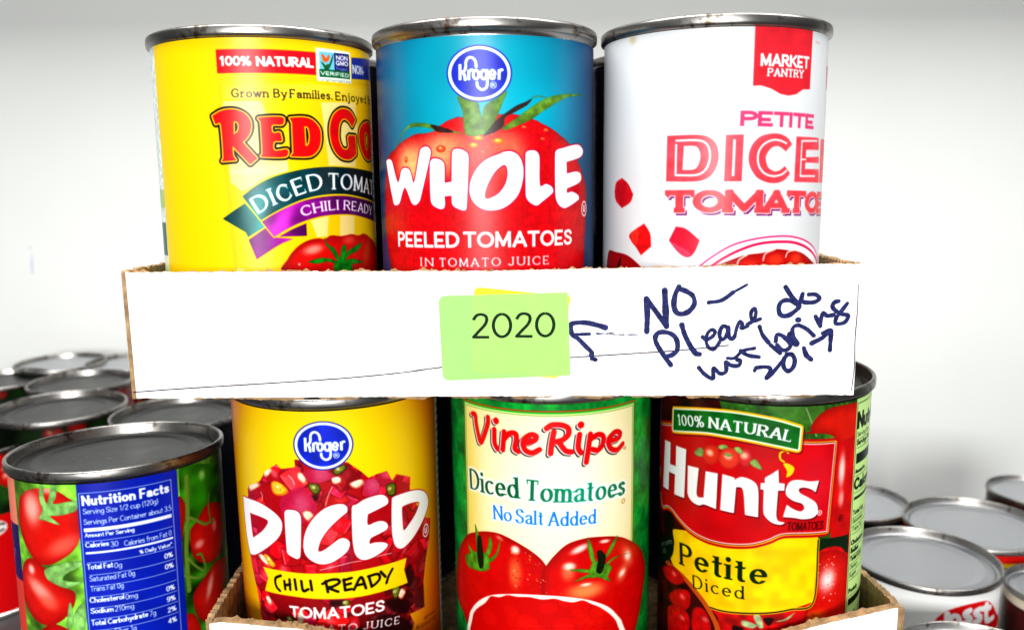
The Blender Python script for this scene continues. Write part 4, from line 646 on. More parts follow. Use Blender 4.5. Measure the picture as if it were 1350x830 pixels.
def art_whole():
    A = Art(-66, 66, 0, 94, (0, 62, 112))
    A.glow(A.full(), (0, 30), 38, 70, (0, 176, 196), 1, pw=1.6)  # lighter printed centre; sides darkened to add to the can's shading
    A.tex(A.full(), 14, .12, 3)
    A.put(A.strokes([D['Wvine']], .3), (110, 120, 60))
    m = tomato(A, D['Wtom'], (222, 8, 30), seed=3, jag=.16)
    g = D['Wgl']
    A.glow(m, g[0], 7, 7, (255, 196, 130), .95, -20); A.glow(m, g[1], 9.5, 7, (255, 192, 135), .95); A.glow(m, g[2], 7, 7, (252, 160, 115), .85, 40); A.glow(m, g[3], 12, 9, (230, 70, 55), .6)
    c, sl = m; yy = np.clip((A.T[sl[0]][:, None] - 31.5) / 2.5, 0, 1) ; A.put((c * (1 - yy), sl), (214, 12, 26), .85)
    rr = np.random.RandomState(5)
    A.tex(m, .9, .14, 12)
    for i in range(130):
        x, y = rr.uniform(-28, 32), rr.uniform(26, 50); r = rr.uniform(.06, .2)
        mm = A.mask([np.array([(x + r * a, y + r * b) for a, b in EL])]); c, sl2 = mm
        A.put((c * (m[0].max()), sl2), (200, 60, 40) if i % 2 else (250, 190, 150), .35) if 30 < y + abs(x) * -.1 and abs(x) < 24 else None
    for i, (p, (rx, ry)) in enumerate(zip(D['Wdrops'], ((1.8, .75), (1.5, .9), (1.9, .9), (1.6, 1.1), (.8, 1), (.9, .55), (.7, .4), (.4, .25), (1, .4), (1, .4), (1.1, .5), (.8, .3)))):
        e = np.array([(p[0] + rx * a, p[1] + ry * b) for a, b in EL])
        hot = i < 3
        A.p(e, (236, 120, 20) if hot else (216, 70, 40), True); A.p(p + (e - p) * .6 + (0, -.12), (250, 185, 40) if hot else (236, 120, 70), True); A.p(p + (e - p) * .2 + (-.2, -.3), (255, 240, 190), True)
    leafs(A, D['Wleaf'], (104, 142, 52), 5, (50, 80, 20)); leafs(A, D['Wleafd'], (66, 42, 38), 9, (30, 15, 15))
    store_logo(A, lambda q: q)
    ms = [A.mask([crom(D['W' + c])], [crom(D['Woh'])] if c == 'O' and 'Woh' in D else [crom(D['WOh'])] if c == 'O' else []) for c in 'WHOLE']
    word(A, ms, (253, 253, 252), (196, 0, 70), .36)
    circled_u(A, D['WU'][0], 2.6, bg=(200, 8, 28))
    wh = (253, 250, 248)
    pe = dict(BOLD, a=.1, b=.092, sp=.2)
    A.t('PEELED', D['Wpeel'], 5.0, pe, wh); A.t('TOMATOES', D['Wtomt'], 5.0, pe, wh)
    for k, s in (('tin', 'IN'), ('tto', 'TOMATO'), ('tju', 'JUICE')): A.t(s, D['W' + k], 2.75, dict(SLAB, sp=.36, a=.075, b=.05), wh)
    x0, x1 = D['Wedge'][0][0], -50
    A.put(A.mask([np.array([(-70, 0), (x0 + 1.2, 0), (x0 + 1.2, 100), (-70, 100)])]), (225, 200, 200))
    A.put(A.mask([np.array([(54.5, 0), (56.2, 0), (56.2, 100), (54.5, 100)])]), (225, 232, 238)); A.put(A.mask([np.array([(56.2, 0), (70, 0), (70, 100), (56.2, 100)])]), (12, 40, 120))
    return A
def art_market():
    A = Art(-66, 66, 0, 94, (224, 226, 227))
    RD = (236, 86, 100)
    q = D['Mflag'].copy(); q[:2, 1] = 2
    m = A.p(q, (226, 54, 68)); A.tex(m, 3, .14, 2)
    A.t('MARKET', D['Mmk'], 3.7, dict(BOLD, a=.11, b=.1), (250, 246, 244)); A.t('PANTRY', D['Mpan'], 2.45, dict(SLAB, a=.11, b=.07), (250, 246, 244)); A.t('TM', D['Mtm'], .7, SANS, (225, 110, 120))
    A.t('PETITE', D['Mpet'], 4.55, dict(a=.14, b=.115, sp=.12), (226, 80, 130))
    W_ = (226, 227, 228)
    def sh(k, sm=True): m = A.p(D['M' + k], RD, sm, holes=[D['M' + k + 'h']] if 'M' + k + 'h' in D else []); A.tex(m, 1.5, .22, len(k) + ord(k[0]), (.1, 1, 1)); A.tex(m, 5, .2, 3 + ord(k[0]), (.05, 1, 1))
    for k in 'DCIE': sh(k, k in 'DC')
    A.p(D['MD2'], RD)
    A.put(A.strokes([D['MDi']], .62, closed=True), W_); A.put(A.strokes([D['MIi']], .78, cap=False), W_); A.put(A.strokes([D['MCi']], .62, cap=False), W_); A.put(A.strokes([D['MEi']], .62, sm=False, cap=False), W_)
    for g in D['MEg']: A.p(g, W_)
    h = hgt(D['Mth']); st = dict(a=.18, b=.12, serif=.07, sw=.1, sp=.2)
    ms = [A.text(c, D['Mt' + k], h, st) for c, k in zip('TOMATOE', ('T', 'O', 'M', 'A', 'T2', 'O2', 'E'))]
    m = A.merge(ms); A.put(A.shift(m, .72, .78), (130, 20, 110)); A.put(A.grow(m, .33), W_); A.put(m, (236, 84, 94)); A.tex(m, 1.8, .25, 6, (.1, 1, 1))
    for i, c in enumerate(D['Mcubes']):
        m = A.p(c, ((214, 24, 40), (222, 22, 26), (226, 36, 70))[i], True); A.tex(m, 1.5, .22, i)
        A.put((A.mask([D['Mface'][i]]) if i else A.mask([crom(D['Mface'][i])])[0:2], )[0] if 0 else A.mask([crom(D['Mface'][i])]), ((190, 20, 40), (240, 90, 60), (236, 110, 140))[i], .55)
    tomato(A, D['Mctom'], (196, 20, 26)); A.p(D['Mcsl'], (20, 30, 18), True)
    A.p(np.concatenate([D['Mb1'], [(40, 96), (-10, 96)]]), (250, 250, 250), True)
    A.put(A.strokes([D['Mb1']], .5), (226, 30, 120)); A.put(A.strokes([D['Mb2']], .85), (222, 18, 92))
    m = tomato(A, D['Mbin'], (216, 28, 24), seed=9)
    for i, q in enumerate(D['Mbl']): A.put(A.strokes([q], .5), (252, 205, 195)); A.glow(m, q.mean(0) + (3, 2), 3, 2.2, (246, 90, 50), .7)
    A.p(D['Mmark'], (200, 60, 90))
    A.glow(A.full(), D['Mrust'][0], 1.6, 1.3, (200, 180, 130), .6)
    A.tex(A.full(), 16, .03, 1)
    return A
def art_diced():
    A = Art(-66, 66, 0, 94, (196, 88, 8))
    A.glow(A.full(), (2, 46), 47, 64, (243, 205, 0), 1, pw=3.2); A.glow(A.full(), (4, 24), 36, 32, (250, 228, 0), .9, pw=1.5)
    q = D['Kheap']; m = A.p(q, (190, 14, 30), jag=.25)
    k, sl = m; ya = A.T[sl[0]][:, None]; A.put((k * np.clip((ya - 66) / 22, 0, .75), sl), (70, 5, 10))
    r = np.random.RandomState(7)
    cols = [(222, 18, 36), (205, 12, 30), (232, 30, 50), (196, 20, 60), (214, 40, 70), (170, 6, 22), (236, 52, 60), (226, 24, 26)]
    inside = np.zeros((A.h, A.w)); inside[sl] = k
    clip = lambda z: None if z is None else (z[0] * inside[z[1]], z[1])
    for i in range(120):
        x, y = r.uniform(-33, 44), r.uniform(22, 92); R = r.uniform(3.0, 5.6); n = r.choice([4, 4, 5]); a0 = r.uniform(0, 6)
        rim = np.array([(x + R * r.uniform(.8, 1.1) * math.cos(a0 + v), y + R * r.uniform(.75, 1.05) * math.sin(a0 + v)) for v in np.linspace(0, 6.283, n, endpoint=False)])
        c0 = np.array((x, y)); pl = crom(np.repeat(rim, 1, 0) * .0 + rim, n=5) * .35 + np.concatenate([np.linspace(rim[j], rim[(j + 1) % n], 5, endpoint=False) for j in range(n)]) * .65
        cm = A.mask([pl])
        if cm is None: continue
        base = np.array(cols[r.randint(len(cols))]) * r.uniform(.8, 1.2); dim = 1 if y < 66 or x < 10 else .5
        A.put(clip((blur(A.grow(cm, .35)[0], 2), A.grow(cm, .35)[1])), base * .4 * dim, .45)
        A.put(clip(cm), np.clip(base * dim, 0, 255))
        j = r.randint(n); k2 = (j + 1) % n; mid = c0 + (rim[j] - c0) * .15
        facet = A.mask([np.array([rim[j], rim[k2], mid + (rim[k2] - rim[j]) * .25, mid - (rim[k2] - rim[j]) * .2])])
        if facet: A.put(clip((blur(facet[0], 1), facet[1])), np.clip(base * dim * 1.25 + 26, 0, 255), .6)
        A.glow(clip(cm), c0 + (r.uniform(-1, 1), r.uniform(-1.6, .4)), R * .4, R * .25, (255, 150, 160), r.uniform(.1, .6) * dim, r.uniform(0, 180))
        if r.rand() < .55: A.put(clip(A.strokes([np.array([rim[j] * .86 + c0 * .14, rim[k2] * .86 + c0 * .14])], r.uniform(.15, .32))), (255, 190, 190), r.uniform(.3, .85) * dim)
    for q in D['Kdark']: A.put((lambda z: (blur(z[0], 4), z[1]))(A.mask([crom(q)])), (45, 4, 8), .9)
    for i, q in enumerate(D['Kmag']):
        mm = A.p(q, (198, 30, 84), True, a=.85); A.glow(mm, q.mean(0) + (1, -1), 3, 4, (226, 120, 150), .6)
    A.tex(m, .5, .1, 4)
    for ks, col, dk in (('cream', (250, 224, 200), (220, 120, 90)), ('yel', (250, 205, 60), (230, 140, 20)), ('gre', (128, 130, 24), (60, 60, 10))):
        for i, q in enumerate(D['K' + ks]):
            mm = A.p(q, dk, True); c = q.mean(0); A.p(c + (q - c) * .78 + (-.1, -.15), col, True); A.tex(mm, .6, .3, i)
            A.glow(mm, c + (-.4, -.5), .7, .6, (255, 250, 230), .7)
    for i, q in enumerate(D['Khl']): A.put(A.strokes([q], .28), (255, 225, 225), .85)
    lo = D['Klogo']; c = lo[0]; c0 = D['Wring0'].mean(0); kx = (lo[1][0] - lo[0][0]) / (np.ptp(D['Wring0'][:, 0]) / 2); ky = abs(lo[2][1] - lo[0][1]) / (np.ptp(D['Wring0'][:, 1]) / 2)
    store_logo(A, lambda q: (np.asarray(q) - c0) * (kx, ky) + c)
    ms = [A.mask([crom(D['K' + n])], [crom(D['K' + n + 'h'])] if 'K' + n + 'h' in D else []) for n in ('D', 'I', 'C', 'E', 'D2')]
    word(A, ms, (254, 253, 252), (186, 6, 26), .3)
    circled_u(A, D['KU'][0], 2.5, bg=(200, 8, 28))
    m = A.p(D['Kban'], (253, 226, 0), True)
    for q in D['Kchili']: A.put(A.strokes([q], .95, sm=len(q) > 2), (18, 14, 6))
    wh = (253, 246, 244)
    A.t('TOMATOES', D['Kttom'], 4.3, dict(BOLD, a=.105, b=.095), wh); A.t('IN TOMATO JUICE', D['Ktin'], 2.9, dict(SLAB, sp=.36, a=.075, b=.055), wh)
    A.t('SERVING', D['Ksrv'], 1.3, dict(SANS, a=.06, b=.05), (40, 25, 5)); A.t('SUGGESTION', D['Ksug'], 1.3, dict(SANS, a=.06, b=.05), (40, 25, 5))
    x0 = float(np.sort(D['Kseam'][:, 0])[0]); x0 = 53.6
    A.put(A.mask([np.array([(x0, 0), (70, 0), (70, 100), (x0, 100)])]), (222, 230, 234))
    for i in range(26): A.put(A.mask([np.array([(x0 + 1.6, i * 3.2 + 12), (70, i * 3.2 + 12), (70, i * 3.2 + 13.3), (x0 + 1.9, i * 3.2 + 13.3)])]), (20, 40, 80))
    return A
def art_vine():
    A = Art(-66, 66, 0, 94, (0, 152, 62))
    A.tex(A.full(), 5, .5, 2, (.6, 1, .8)); A.tex(A.full(), 1.3, .25, 8)
    p = D['Vpan']; x0, x1 = p[[0, 2], 0].mean(), p[[1, 3], 0].mean(); tr, tg, tw, tl = D['Vtop'][:, 1]
    rc = lambda d, t: np.array([(x0 - d, t), (x1 + d, t), (x1 + d, 100), (x0 - d, 100)])
    A.p(rc(1.5, tr - .25), (222, 70, 20)); A.p(rc(1.15, tr + .2), (20, 190, 40)); A.p(rc(.75, tg + .3), (240, 250, 180)); A.p(rc(.3, tl - .25), (110, 170, 40))
    m = A.p(rc(0, tl), (252, 240, 176))
    A.glow(m, (2, 34), 30, 42, (254, 250, 226), 1, pw=1.3); A.glow(m, (x0, 40), 6, 40, (250, 224, 96), .75, pw=1)
    # lettering
    wd = 1.85
    pl = [D['V' + k] for k in ('V', 'i1', 'n1', 'n2', 'e1', 'R1', 'R2', 'R3', 'i2', 'p1', 'p2', 'e2')]
    ms = [A.strokes([q], wd) for q in pl]
    for k in ('d1', 'd2'): c = D['V' + k][0]; ms.append(A.mask([np.array([(c[0] + 1.2 * a, c[1] + 1.25 * b) for a, b in EL])]))
    m = A.merge(ms); A.put(A.shift(m, -.75, .55), (30, 18, 20)); A.put(A.shift(m, -.38, .28), (255, 240, 240)); A.put(m, (230, 6, 14))
    c = D['Vreg'][0]; A.put(A.strokes([np.array([(c[0] + .5 * a, c[1] + .5 * b) for a, b in EL])], .2, closed=True), (170, 110, 30))
    c = D['Vo'][0]; A.put(A.strokes([np.array([(c[0] + .7 * a, c[1] + .75 * b) for a, b in EL])], .28, closed=True), (200, 130, 20))
    gr = lambda S, T: (np.array((0, 96, 40.)) + (np.array((10, 165, 130.)) - np.array((0, 96, 40.))) * np.clip(1 - np.abs((S - 8) / 30), 0, 1)[..., None] + 0 * T[..., None]) / 255
    hh = D['Vhh']; h1, h2, h3 = hgt(hh), hgt(hh, 1), hgt(hh, 2)
    rm = dict(ROMAN, a=.085, b=.03)
    ms = [A.text('Diced', D['Vdic'], h1, rm), A.text('Tomatoes', D['Vtomt'][[0, -1]], h2 * 1.02, rm)]
    m = A.merge(ms); A.put((blur(A.grow(m, .7)[0], 3), A.grow(m, .7)[1]), (255, 255, 252)); A.put(m, gr)
    ms = [A.text('No', D['Vno'], h3, ROMANL), A.text('Salt', D['Vsalt'], h3, ROMANL), A.text('Added', D['Vaddd'], h3, ROMANL)]
    m = A.merge(ms); A.put((blur(A.grow(m, .6)[0], 3), A.grow(m, .6)[1]), (255, 255, 252)); A.put(m, (14, 140, 236))
    # tomatoes
    g = D['Vgl']
    m = tomato(A, D['VtL'], (228, 8, 6), seed=3)
    A.glow(m, g[1], 2.6, 6, (244, 140, 80), .8); A.glow(m, g[0], 1.7, 1.6, (255, 235, 225), 1, pw=2); A.glow(m, g[8], 1.6, .8, (250, 150, 130), .8, 20)
    m2 = tomato(A, D['VtR'], (228, 8, 6), seed=5)
    ctr = g[[2, 3, 4, 6]].mean(0)
    A.glow(m2, g[6], 7.5, 3.2, (252, 168, 100), .9, pw=1.6); A.glow(m2, g[3] + (-.5, 2), 2.6, 3.6, (246, 150, 100), .8); A.glow(m2, g[5], 2.6, 5, (246, 150, 110), .85, -30); A.glow(m2, g[4], 2.6, 3.4, (246, 160, 110), .8, 30)
    for i, (rx, ry, ro) in ((2, (3.6, 1.3, -22)), (3, (2.2, 1.4, 0)), (4, (1.7, 1.1, -30)), (5, (1.5, 1.9, -30)), (7, (2, .6, 0)), (9, (2.2, .7, 5))): A.glow(m2, g[i], rx, ry, (255, 238, 226), .95, ro, pw=1.7)
    r = np.random.RandomState(3)
    for i in range(130):
        if i < 80: x, y = r.uniform(-19, -1), 0; c = np.array((g[0][0] + r.uniform(-2, 11), g[0][1] + r.uniform(0, 15)))
        else: c = np.array((g[6][0] + r.uniform(-9, 12), g[6][1] + r.uniform(-16, 4)))
        q = r.uniform(.08, .42) * (1 if i < 80 else .45)
        mm = A.mask([np.array([(c[0] + q * .8 * a, c[1] + q * b) for a, b in EL])])
        if mm is None: continue
        full = np.zeros((A.h, A.w)); full[m[1]] = m[0]; full[m2[1]] = np.maximum(full[m2[1]], m2[0])
        A.put((mm[0] * full[mm[1]], mm[1]), [(255, 190, 80), (200, 20, 10), (255, 225, 170), (150, 30, 10)][i % 4], .7)
    leafs(A, D['Vcal'], (96, 160, 40), 4, (14, 40, 8)); leafs(A, D['Vcald'], (26, 40, 14), 4, (5, 10, 4))
    A.p(D['Vbo'], (252, 250, 240), True)
    m = A.p(D['Vbi'], (214, 4, 6), True)
    for i in range(60):
        x, y = r.uniform(-26, 26), r.uniform(68, 94); R = r.uniform(2, 4)
        pl = np.array([(x + R * 1.3 * r.uniform(.8, 1.1) * a, y + R * r.uniform(.8, 1.1) * b) for a, b in EL])
        cm = A.mask([crom(pl)])
        if cm is None: continue
        full = np.zeros((A.h, A.w)); full[m[1]] = m[0]; c2 = cm[0] * full[cm[1]]
        A.put((c2 * np.clip(1.2 - blur(cm[0], 5), 0, 1), cm[1]), (150, 0, 4), .2); A.put((c2 * np.clip(blur(cm[0], 6) - .5, 0, 1) * 1.6, cm[1]), (240, 30, 18), .5)
    return A
def art_hunts():
    A = Art(-66, 66, 0, 94, (58, 110, 36))
    A.put(A.mask([np.array([(-30, 52), (30, 52), (30, 95), (-30, 95)])]), (196, 22, 22))
    A.tex(A.full(), 5, .8, 4); A.tex(A.full(), 1.2, .4, 5)
    A.put(A.mask([crom(D['Hltop'])]), (92, 140, 60), .6)
    A.put(A.strokes([D['Hleafl'][0]], .45), (190, 210, 180), .55)
    m = A.put(A.mask([np.array([(-70, 0), (-26, 0), (-22, 14), (-22, 95), (-70, 95)])]), (70, 12, 12)); A.tex(m, 4, 1.2, 3)
    m = tomato(A, D['Hrtom'], (226, 44, 22), seed=8)
    m = A.put(A.mask([np.array([(15, 18), (70, 12), (70, 95), (15, 95)])]), (206, 18, 20)); A.tex(m, 3, .2, 3)
    A.glow(m, (18.6, 28), 1.6, 6, (255, 215, 205), 1); A.glow(m, (19, 38), 1.4, 3, (250, 180, 170), .9)
    A.p(D['Hdkg'], (20, 50, 24)); 
    m = A.p(D['Hbot'], (190, 20, 22), True); A.tex(m, 2.5, .5, 6)
    m = tomato(A, D['Hbig'], (228, 30, 20), seed=2); g = D['Hgl']
    A.glow(m, g[0], 3.6, 4.4, (255, 225, 222), 1, pw=1.3); A.glow(m, g[2], 5, 3, (240, 120, 20), .8)
    r = np.random.RandomState(6)
    for i in range(46):
        c = g[0] + (r.uniform(-4, 4), r.uniform(-8, 9)); q = r.uniform(.12, .42)
        A.put(A.mask([np.array([(c[0] + q * a, c[1] + q * .85 * b) for a, b in EL])]), [(214, 70, 80), (255, 235, 230)][i % 2], .75)
    leafs(A, D['Hlf'], (186, 200, 150), 2, (80, 90, 50)); leafs(A, D['Hlfd'], (50, 15, 15), 2, (20, 5, 5))
    # yellow panel
    m = A.p(D['Hypan'], (248, 212, 0), True); A.tex(m, 3, .16, 3, (.3, 1, 4)); A.put(A.strokes([D['Hyl']], 1.1), (250, 214, 30)); A.put(A.strokes([D['Hyl']], .5), (24, 20, 8))
    # dice on the lower left
    A.put(A.strokes([D['Hrim']], 2.0), (200, 96, 30))
    for i, q in enumerate(D['Hcub']):
        m = A.p(q, (214, 18, 22), True); A.put((m[0] * np.clip(1.2 - blur(m[0], 7), 0, 1), m[1]), (120, 0, 8), .6); A.glow(m, q.mean(0) + (1.5, -1.5), 1.4, 1, (250, 150, 140), .7); A.tex(m, 1.5, .25, i)
    A.p(D['Hoval'], (14, 30, 16), True); A.t('from', D['Hov'][:2], 2.0, ROMANL, (190, 200, 180)); A.t('US', D['Hov'][2:], 1.8, SANS, (120, 130, 110))
    A.t('Petite', D['Hpe'], hgt(D['Hhh'], 1), dict(ROMAN, a=.1, b=.04), (14, 50, 10)); A.t('Diced', D['Hdi'], hgt(D['Hhh'], 2) * .94, dict(ROMANL, a=.07, sp=.3), (14, 40, 10))
    # red panel with its lines
    q = crom(D['Hline']); m = A.mask([q])
    A.put(A.grow(m, 1.75, 24), (196, 6, 24)); A.put(A.grow(m, .95, 20), (250, 214, 10)); A.put(A.grow(m, .55, 20), (120, 10, 10)); A.put(A.grow(m, .28), (252, 240, 236))
    c, sl = m; A.put((np.clip((c + blur(c, 1)) / 2 * 2 - 1, 0, 1), sl), (206, 6, 22)); A.tex(m, 6, .12, 5)
    A.glow(m, (8, 30), 7, 12, (226, 60, 80), .5)
    # little fruit
    for i, q in enumerate(D['Hst']):
        mm = A.p(q, ((232, 66, 40), (226, 66, 70), (240, 84, 56))[i], True); A.put((mm[0] * np.clip(1.2 - blur(mm[0], 7), 0, 1), mm[1]), (140, 5, 10), .55); A.glow(mm, q.mean(0) + (-.4, -.6), 1.4, 1.2, (255, 205, 170), .95)
    leafs(A, D['Hsl'], (150, 180, 100), 3, (40, 70, 30))
    A.put(A.strokes([D['Hpep']], .62), (236, 220, 20)); A.p(D['Hpepl'], (232, 216, 24), True)
    # banner
    m = A.mask([crom(D['Hgban'])]); A.put(A.shift(A.grow(m, 1.2, 20), .5, .6), (90, 0, 10), .5); A.put(A.grow(m, 1.15, 20), (250, 196, 10)); A.put(A.grow(m, .5), (250, 250, 235)); A.put(m, (18, 118, 36)); A.tex(m, 4, .3, 4)
    h = hgt(D['Hhh']); rm = dict(a=.12, b=.05, ang=.15, serif=.07, sw=.045, sp=.26)
    ms = [A.text('100%', D['Ht100'], h, dict(rm, a=.09)), A.text('NATURAL', D['Htnat'], h * .98, rm)]; m = A.merge(ms)
    A.put(A.shift(m, .2, .25), (0, 60, 70), .8); A.put(m, (252, 253, 246))
    # name
    ms = [A.mask([crom(D['H' + k])]) for k in 'Hunts']; ms[0] = A.mask([D['HH']]); m = A.merge(ms)
    A.put(A.shift(A.grow(m, .25), .35, .4), (110, 0, 20)); A.put(A.grow(m, .18), (214, 150, 150)); A.put(m, (253, 252, 250))
    c = D['Hreg'][0]; A.put(A.strokes([np.array([(c[0] + .8 * a, c[1] + .8 * b) for a, b in EL])], .3, closed=True), (250, 235, 235)); A.t('R', [c + (-.28, .4), c + (.28, .4)], .8, BOLD, (250, 235, 235))
    A.t('TOMATOES', D['Htt'], 3.0, dict(a=.07, b=.07, sp=.2), (96, 0, 10))
    c = D['Hov2'][0]; A.put(A.strokes([np.array([(c[0] + 1.1 * a, c[1] + 1.2 * b) for a, b in EL])], .2, closed=True), (60, 5, 5)); A.t('K', [c + (-.5, .6), c + (.5, .6)], 1.3, BOLD, (60, 5, 5))
    # nutrition strip
    xs = float(D['Hstrip'][:, 0].mean()); bw = (20, 40, 10)
    A.put(A.mask([np.array([(xs, 2), (70, 2), (70, 100), (xs, 100)])]), (206, 238, 160))
    A.put(A.mask([np.array([(xs + .5, 6), (xs + .75, 6), (xs + .75, 92), (xs + .5, 92)])]), bw); A.put(A.mask([np.array([(xs + .5, 6), (70, 6), (70, 6.25), (xs + .5, 6.25)])]), bw)
    e = xs + 1.5
    A.t('Nutrition', [(e, 15.2), (e + 26, 15.2)], 6, BOLD, bw)
    rows = [(18, 'Serving Size', 1.7, LITE), (21, 'Servings Per', 1.9, SANS), (31, 'Amount Per', 1.5, BOLD), (37, 'Calories', 4.4, BOLD), (46, 'Total Fat', 1.8, SANS), (49, 'Saturated', 1.7, LITE), (52, 'Trans Fat', 1.7, LITE), (57, 'Cholesterol', 1.9, BOLD), (60, 'Sodium', 1.9, BOLD), (63, 'Total Carb', 1.9, BOLD), (66, 'Dietary', 1.7, LITE), (69, 'Sugars', 1.7, LITE), (75, 'Protein', 1.9, BOLD), (84, 'Vitamin', 1.7, LITE), (87, 'Calcium', 1.7, LITE)]
    for y, s, h_, st in rows: A.t(s, [(e, y), (e + len(s) * h_ * .55, y)], h_, st, bw); A.put(A.mask([np.array([(e, y + .9), (70, y + .9), (70, y + 1.05), (e, y + 1.05)])]), bw)
    for y0, y1 in ((24, 27.5), (39.5, 40.5), (77, 79.5)): A.put(A.mask([np.array([(e, y0), (70, y0), (70, y1), (e, y1)])]), bw)
    return A
def art_nutrition():
    A = Art(-66, 66, 0, 94, (120, 178, 60))
    A.tex(A.full(), 7, 1.1, 3); A.tex(A.full(), 2, .4, 4)
    m = A.p(D['Nbg2'], (46, 110, 18)); A.tex(m, 4, 1.4, 6); A.glow(m, D['Ngl'][9], 1.8, 2, (220, 255, 170), .9); A.glow(m, D['Ngl'][10], 5, 8, (60, 170, 20), .8)
    g = D['Ngl']
    for k, sd in (('t3', 2), ('t2', 3), ('t1', 4), ('t7', 5), ('t4', 6), ('t5', 7), ('t6', 8)): 
        m = tomato(A, D['N' + k], (224, 36, 24), seed=sd)
        if k == 't1': A.glow(m, g[0], 4.2, 6, (255, 205, 192), .95); A.glow(m, g[1], 7, 3, (250, 130, 110), .8, -25); A.glow(m, D['Nt1'][3] + (3, .4), 4, 1.6, (255, 200, 180), .9); A.put(m, (226, 40, 26), .12)
        if k == 't2': A.glow(m, g[3], 7, 3, (255, 180, 165), .9, 30); A.glow(m, g[4], 1.8, 1.8, (255, 220, 215), .9); A.glow(m, g[5], 4, 2.4, (250, 110, 90), .8, 20)
        if k == 't4': A.glow(m, g[6], 1.6, 2.4, (255, 170, 160), .9); A.glow(m, g[7], 2.4, 1.6, (255, 180, 175), .9)
        if k == 't5': A.glow(m, g[8], 1.7, 5, (255, 190, 180), .9, 25)
    leafs(A, D['Ncal'], (140, 190, 110), 6, (40, 90, 40))
    for k, wd in (('stem', 1.7), ('st2', 1.1), ('st3', .7), ('st4', .9), ('st5', .9)): mm = A.strokes([D['N' + k]], wd); A.put(mm, (92, 132, 40)); A.put(A.shift(mm, -.3, 0), (150, 180, 80), .5)
    p = D['Npan']; x0, x1 = p[[0, 3], 0].mean(), p[[1, 2], 0].mean()
    BL = (4, 44, 186); W_ = (240, 244, 252)
    m = A.put(A.mask([np.array([(x0, 0), (x1, 0), (x1, 100), (x0, 100)])]), BL); A.tex(m, 6, .12, 3)
    f = D['Nfrm']; fx0, fx1, fy = f[[0, 1], 0].mean(), f[[2, 3], 0].mean(), f[1:3, 1].mean()
    A.put(A.strokes([np.array([(fx0, 100), (fx0, fy), (fx1, fy), (fx1, 100)])], .22, sm=False), W_)
    def lvl(q): q = np.array(q, float); q[:, 1] = q[:, 1].mean(); return q
    for q in D['Nlines']: q = lvl(q); q[0, 0] = max(q[0, 0], fx0 + .8); q[1, 0] = fx1 - .6; A.put(A.strokes([q], .2), W_)
    for q in D['Nbars']: y0, y1 = q[:2, 1].mean(), q[2:, 1].mean(); A.put(A.mask([np.array([(fx0 + .8, y0), (fx1 - .6, y0), (fx1 - .6, y1), (fx0 + .8, y1)])]), W_)
    hh = D['Nhh']; hs = hgt(hh, 1)
    cb = dict(a=.105, b=.08, sp=.18); cl = dict(a=.058, b=.055, sp=.14)
    L = [('Nutrition Facts', hgt(hh), dict(a=.12, b=.095, sp=.27)), ('Serving Size 1/2 cup (120g)', hs, cl), ('Servings Per Container about 3.5', hs, cl), ('Amount Per Serving', hs * .8, cb), ('Calories', hs * .95, cb), ('30', hs, cl), ('Calories from Fat 0', hs, cl), ('% Daily Value*', hs * .75, cb), ('0%', hs, cb), ('Total Fat', hs, cb), ('0g', hs, cl), ('0%', hs, cb), ('Saturated Fat 0g', hs, cl), ('Trans Fat 0g', hs, cl), ('0%', hs, cb), ('Cholesterol', hs, cb), ('0mg', hs, cl), ('9%', hs, cb), ('Sodium', hs, cb), ('210mg', hs, cl), ('2%', hs, cb), ('Total Carbohydrate', hs, cb), ('7g', hs, cl), ('4%', hs, cb), ('Fiber 1g', hs, cl)]
    for i, (s, h, st) in enumerate(L): A.t(s, lvl(D['NT'][2 * i:2 * i + 2]), h, st, W_)
    for k, col in (('s1', (238, 148, 124)), ('s2', (52, 16, 110)), ('s3', (228, 80, 64))):
        q = D['N' + k]; xr = D['Ns1'][1:3, 0].mean(); A.put(A.mask([np.array([(-70, q[0, 1]), (xr, q[1, 1]), (xr, q[2, 1]), (-70, q[3, 1])])]), col)
    A.put(A.strokes([D['Nsx']], .8), (220, 215, 240), .6)
    return A
def art_psst():
    A = Art(-66, 66, 0, 94, (246, 246, 244))
    A.p(D['Pred'], (224, 4, 20), True)
    for q in D['Pps']: A.put(A.strokes([q], 3.1 if len(q) < 10 else 2.6), (252, 250, 250))
    return A
def art_garden(seed, top=(225, 40, 26), strip=None):       # far labels: tomatoes among leaves
    A = Art(-66, 66, 0, 60, (30, 60, 22), .2)
    A.tex(A.full(), 8, 1.2, seed); r = np.random.RandomState(seed)
    for i in range(22):
        x, y, R = r.uniform(-64, 64), r.uniform(3, 60), r.uniform(5, 10)
        m = tomato(A, np.array([(x + R * a * r.uniform(.9, 1.05), y + R * b) for a, b in EL]), top, seed=i); A.glow(m, (x - R * .3, y - R * .3), R * .35, R * .3, (255, 190, 170), .8)
        leafs(A, [np.array([(x - R * .5, y - R), (x, y - R * .75), (x + R * .6, y - R * 1.1), (x + R * .1, y - R * .5), (x, y - R * .1), (x - R * .15, y - R * .5)])], (60, 100, 40), i)
    if strip:
        for y0, y1, c in strip: A.put(A.mask([np.array([(-70, y0), (70, y0), (70, y1), (-70, y1)])]), c)
    return A
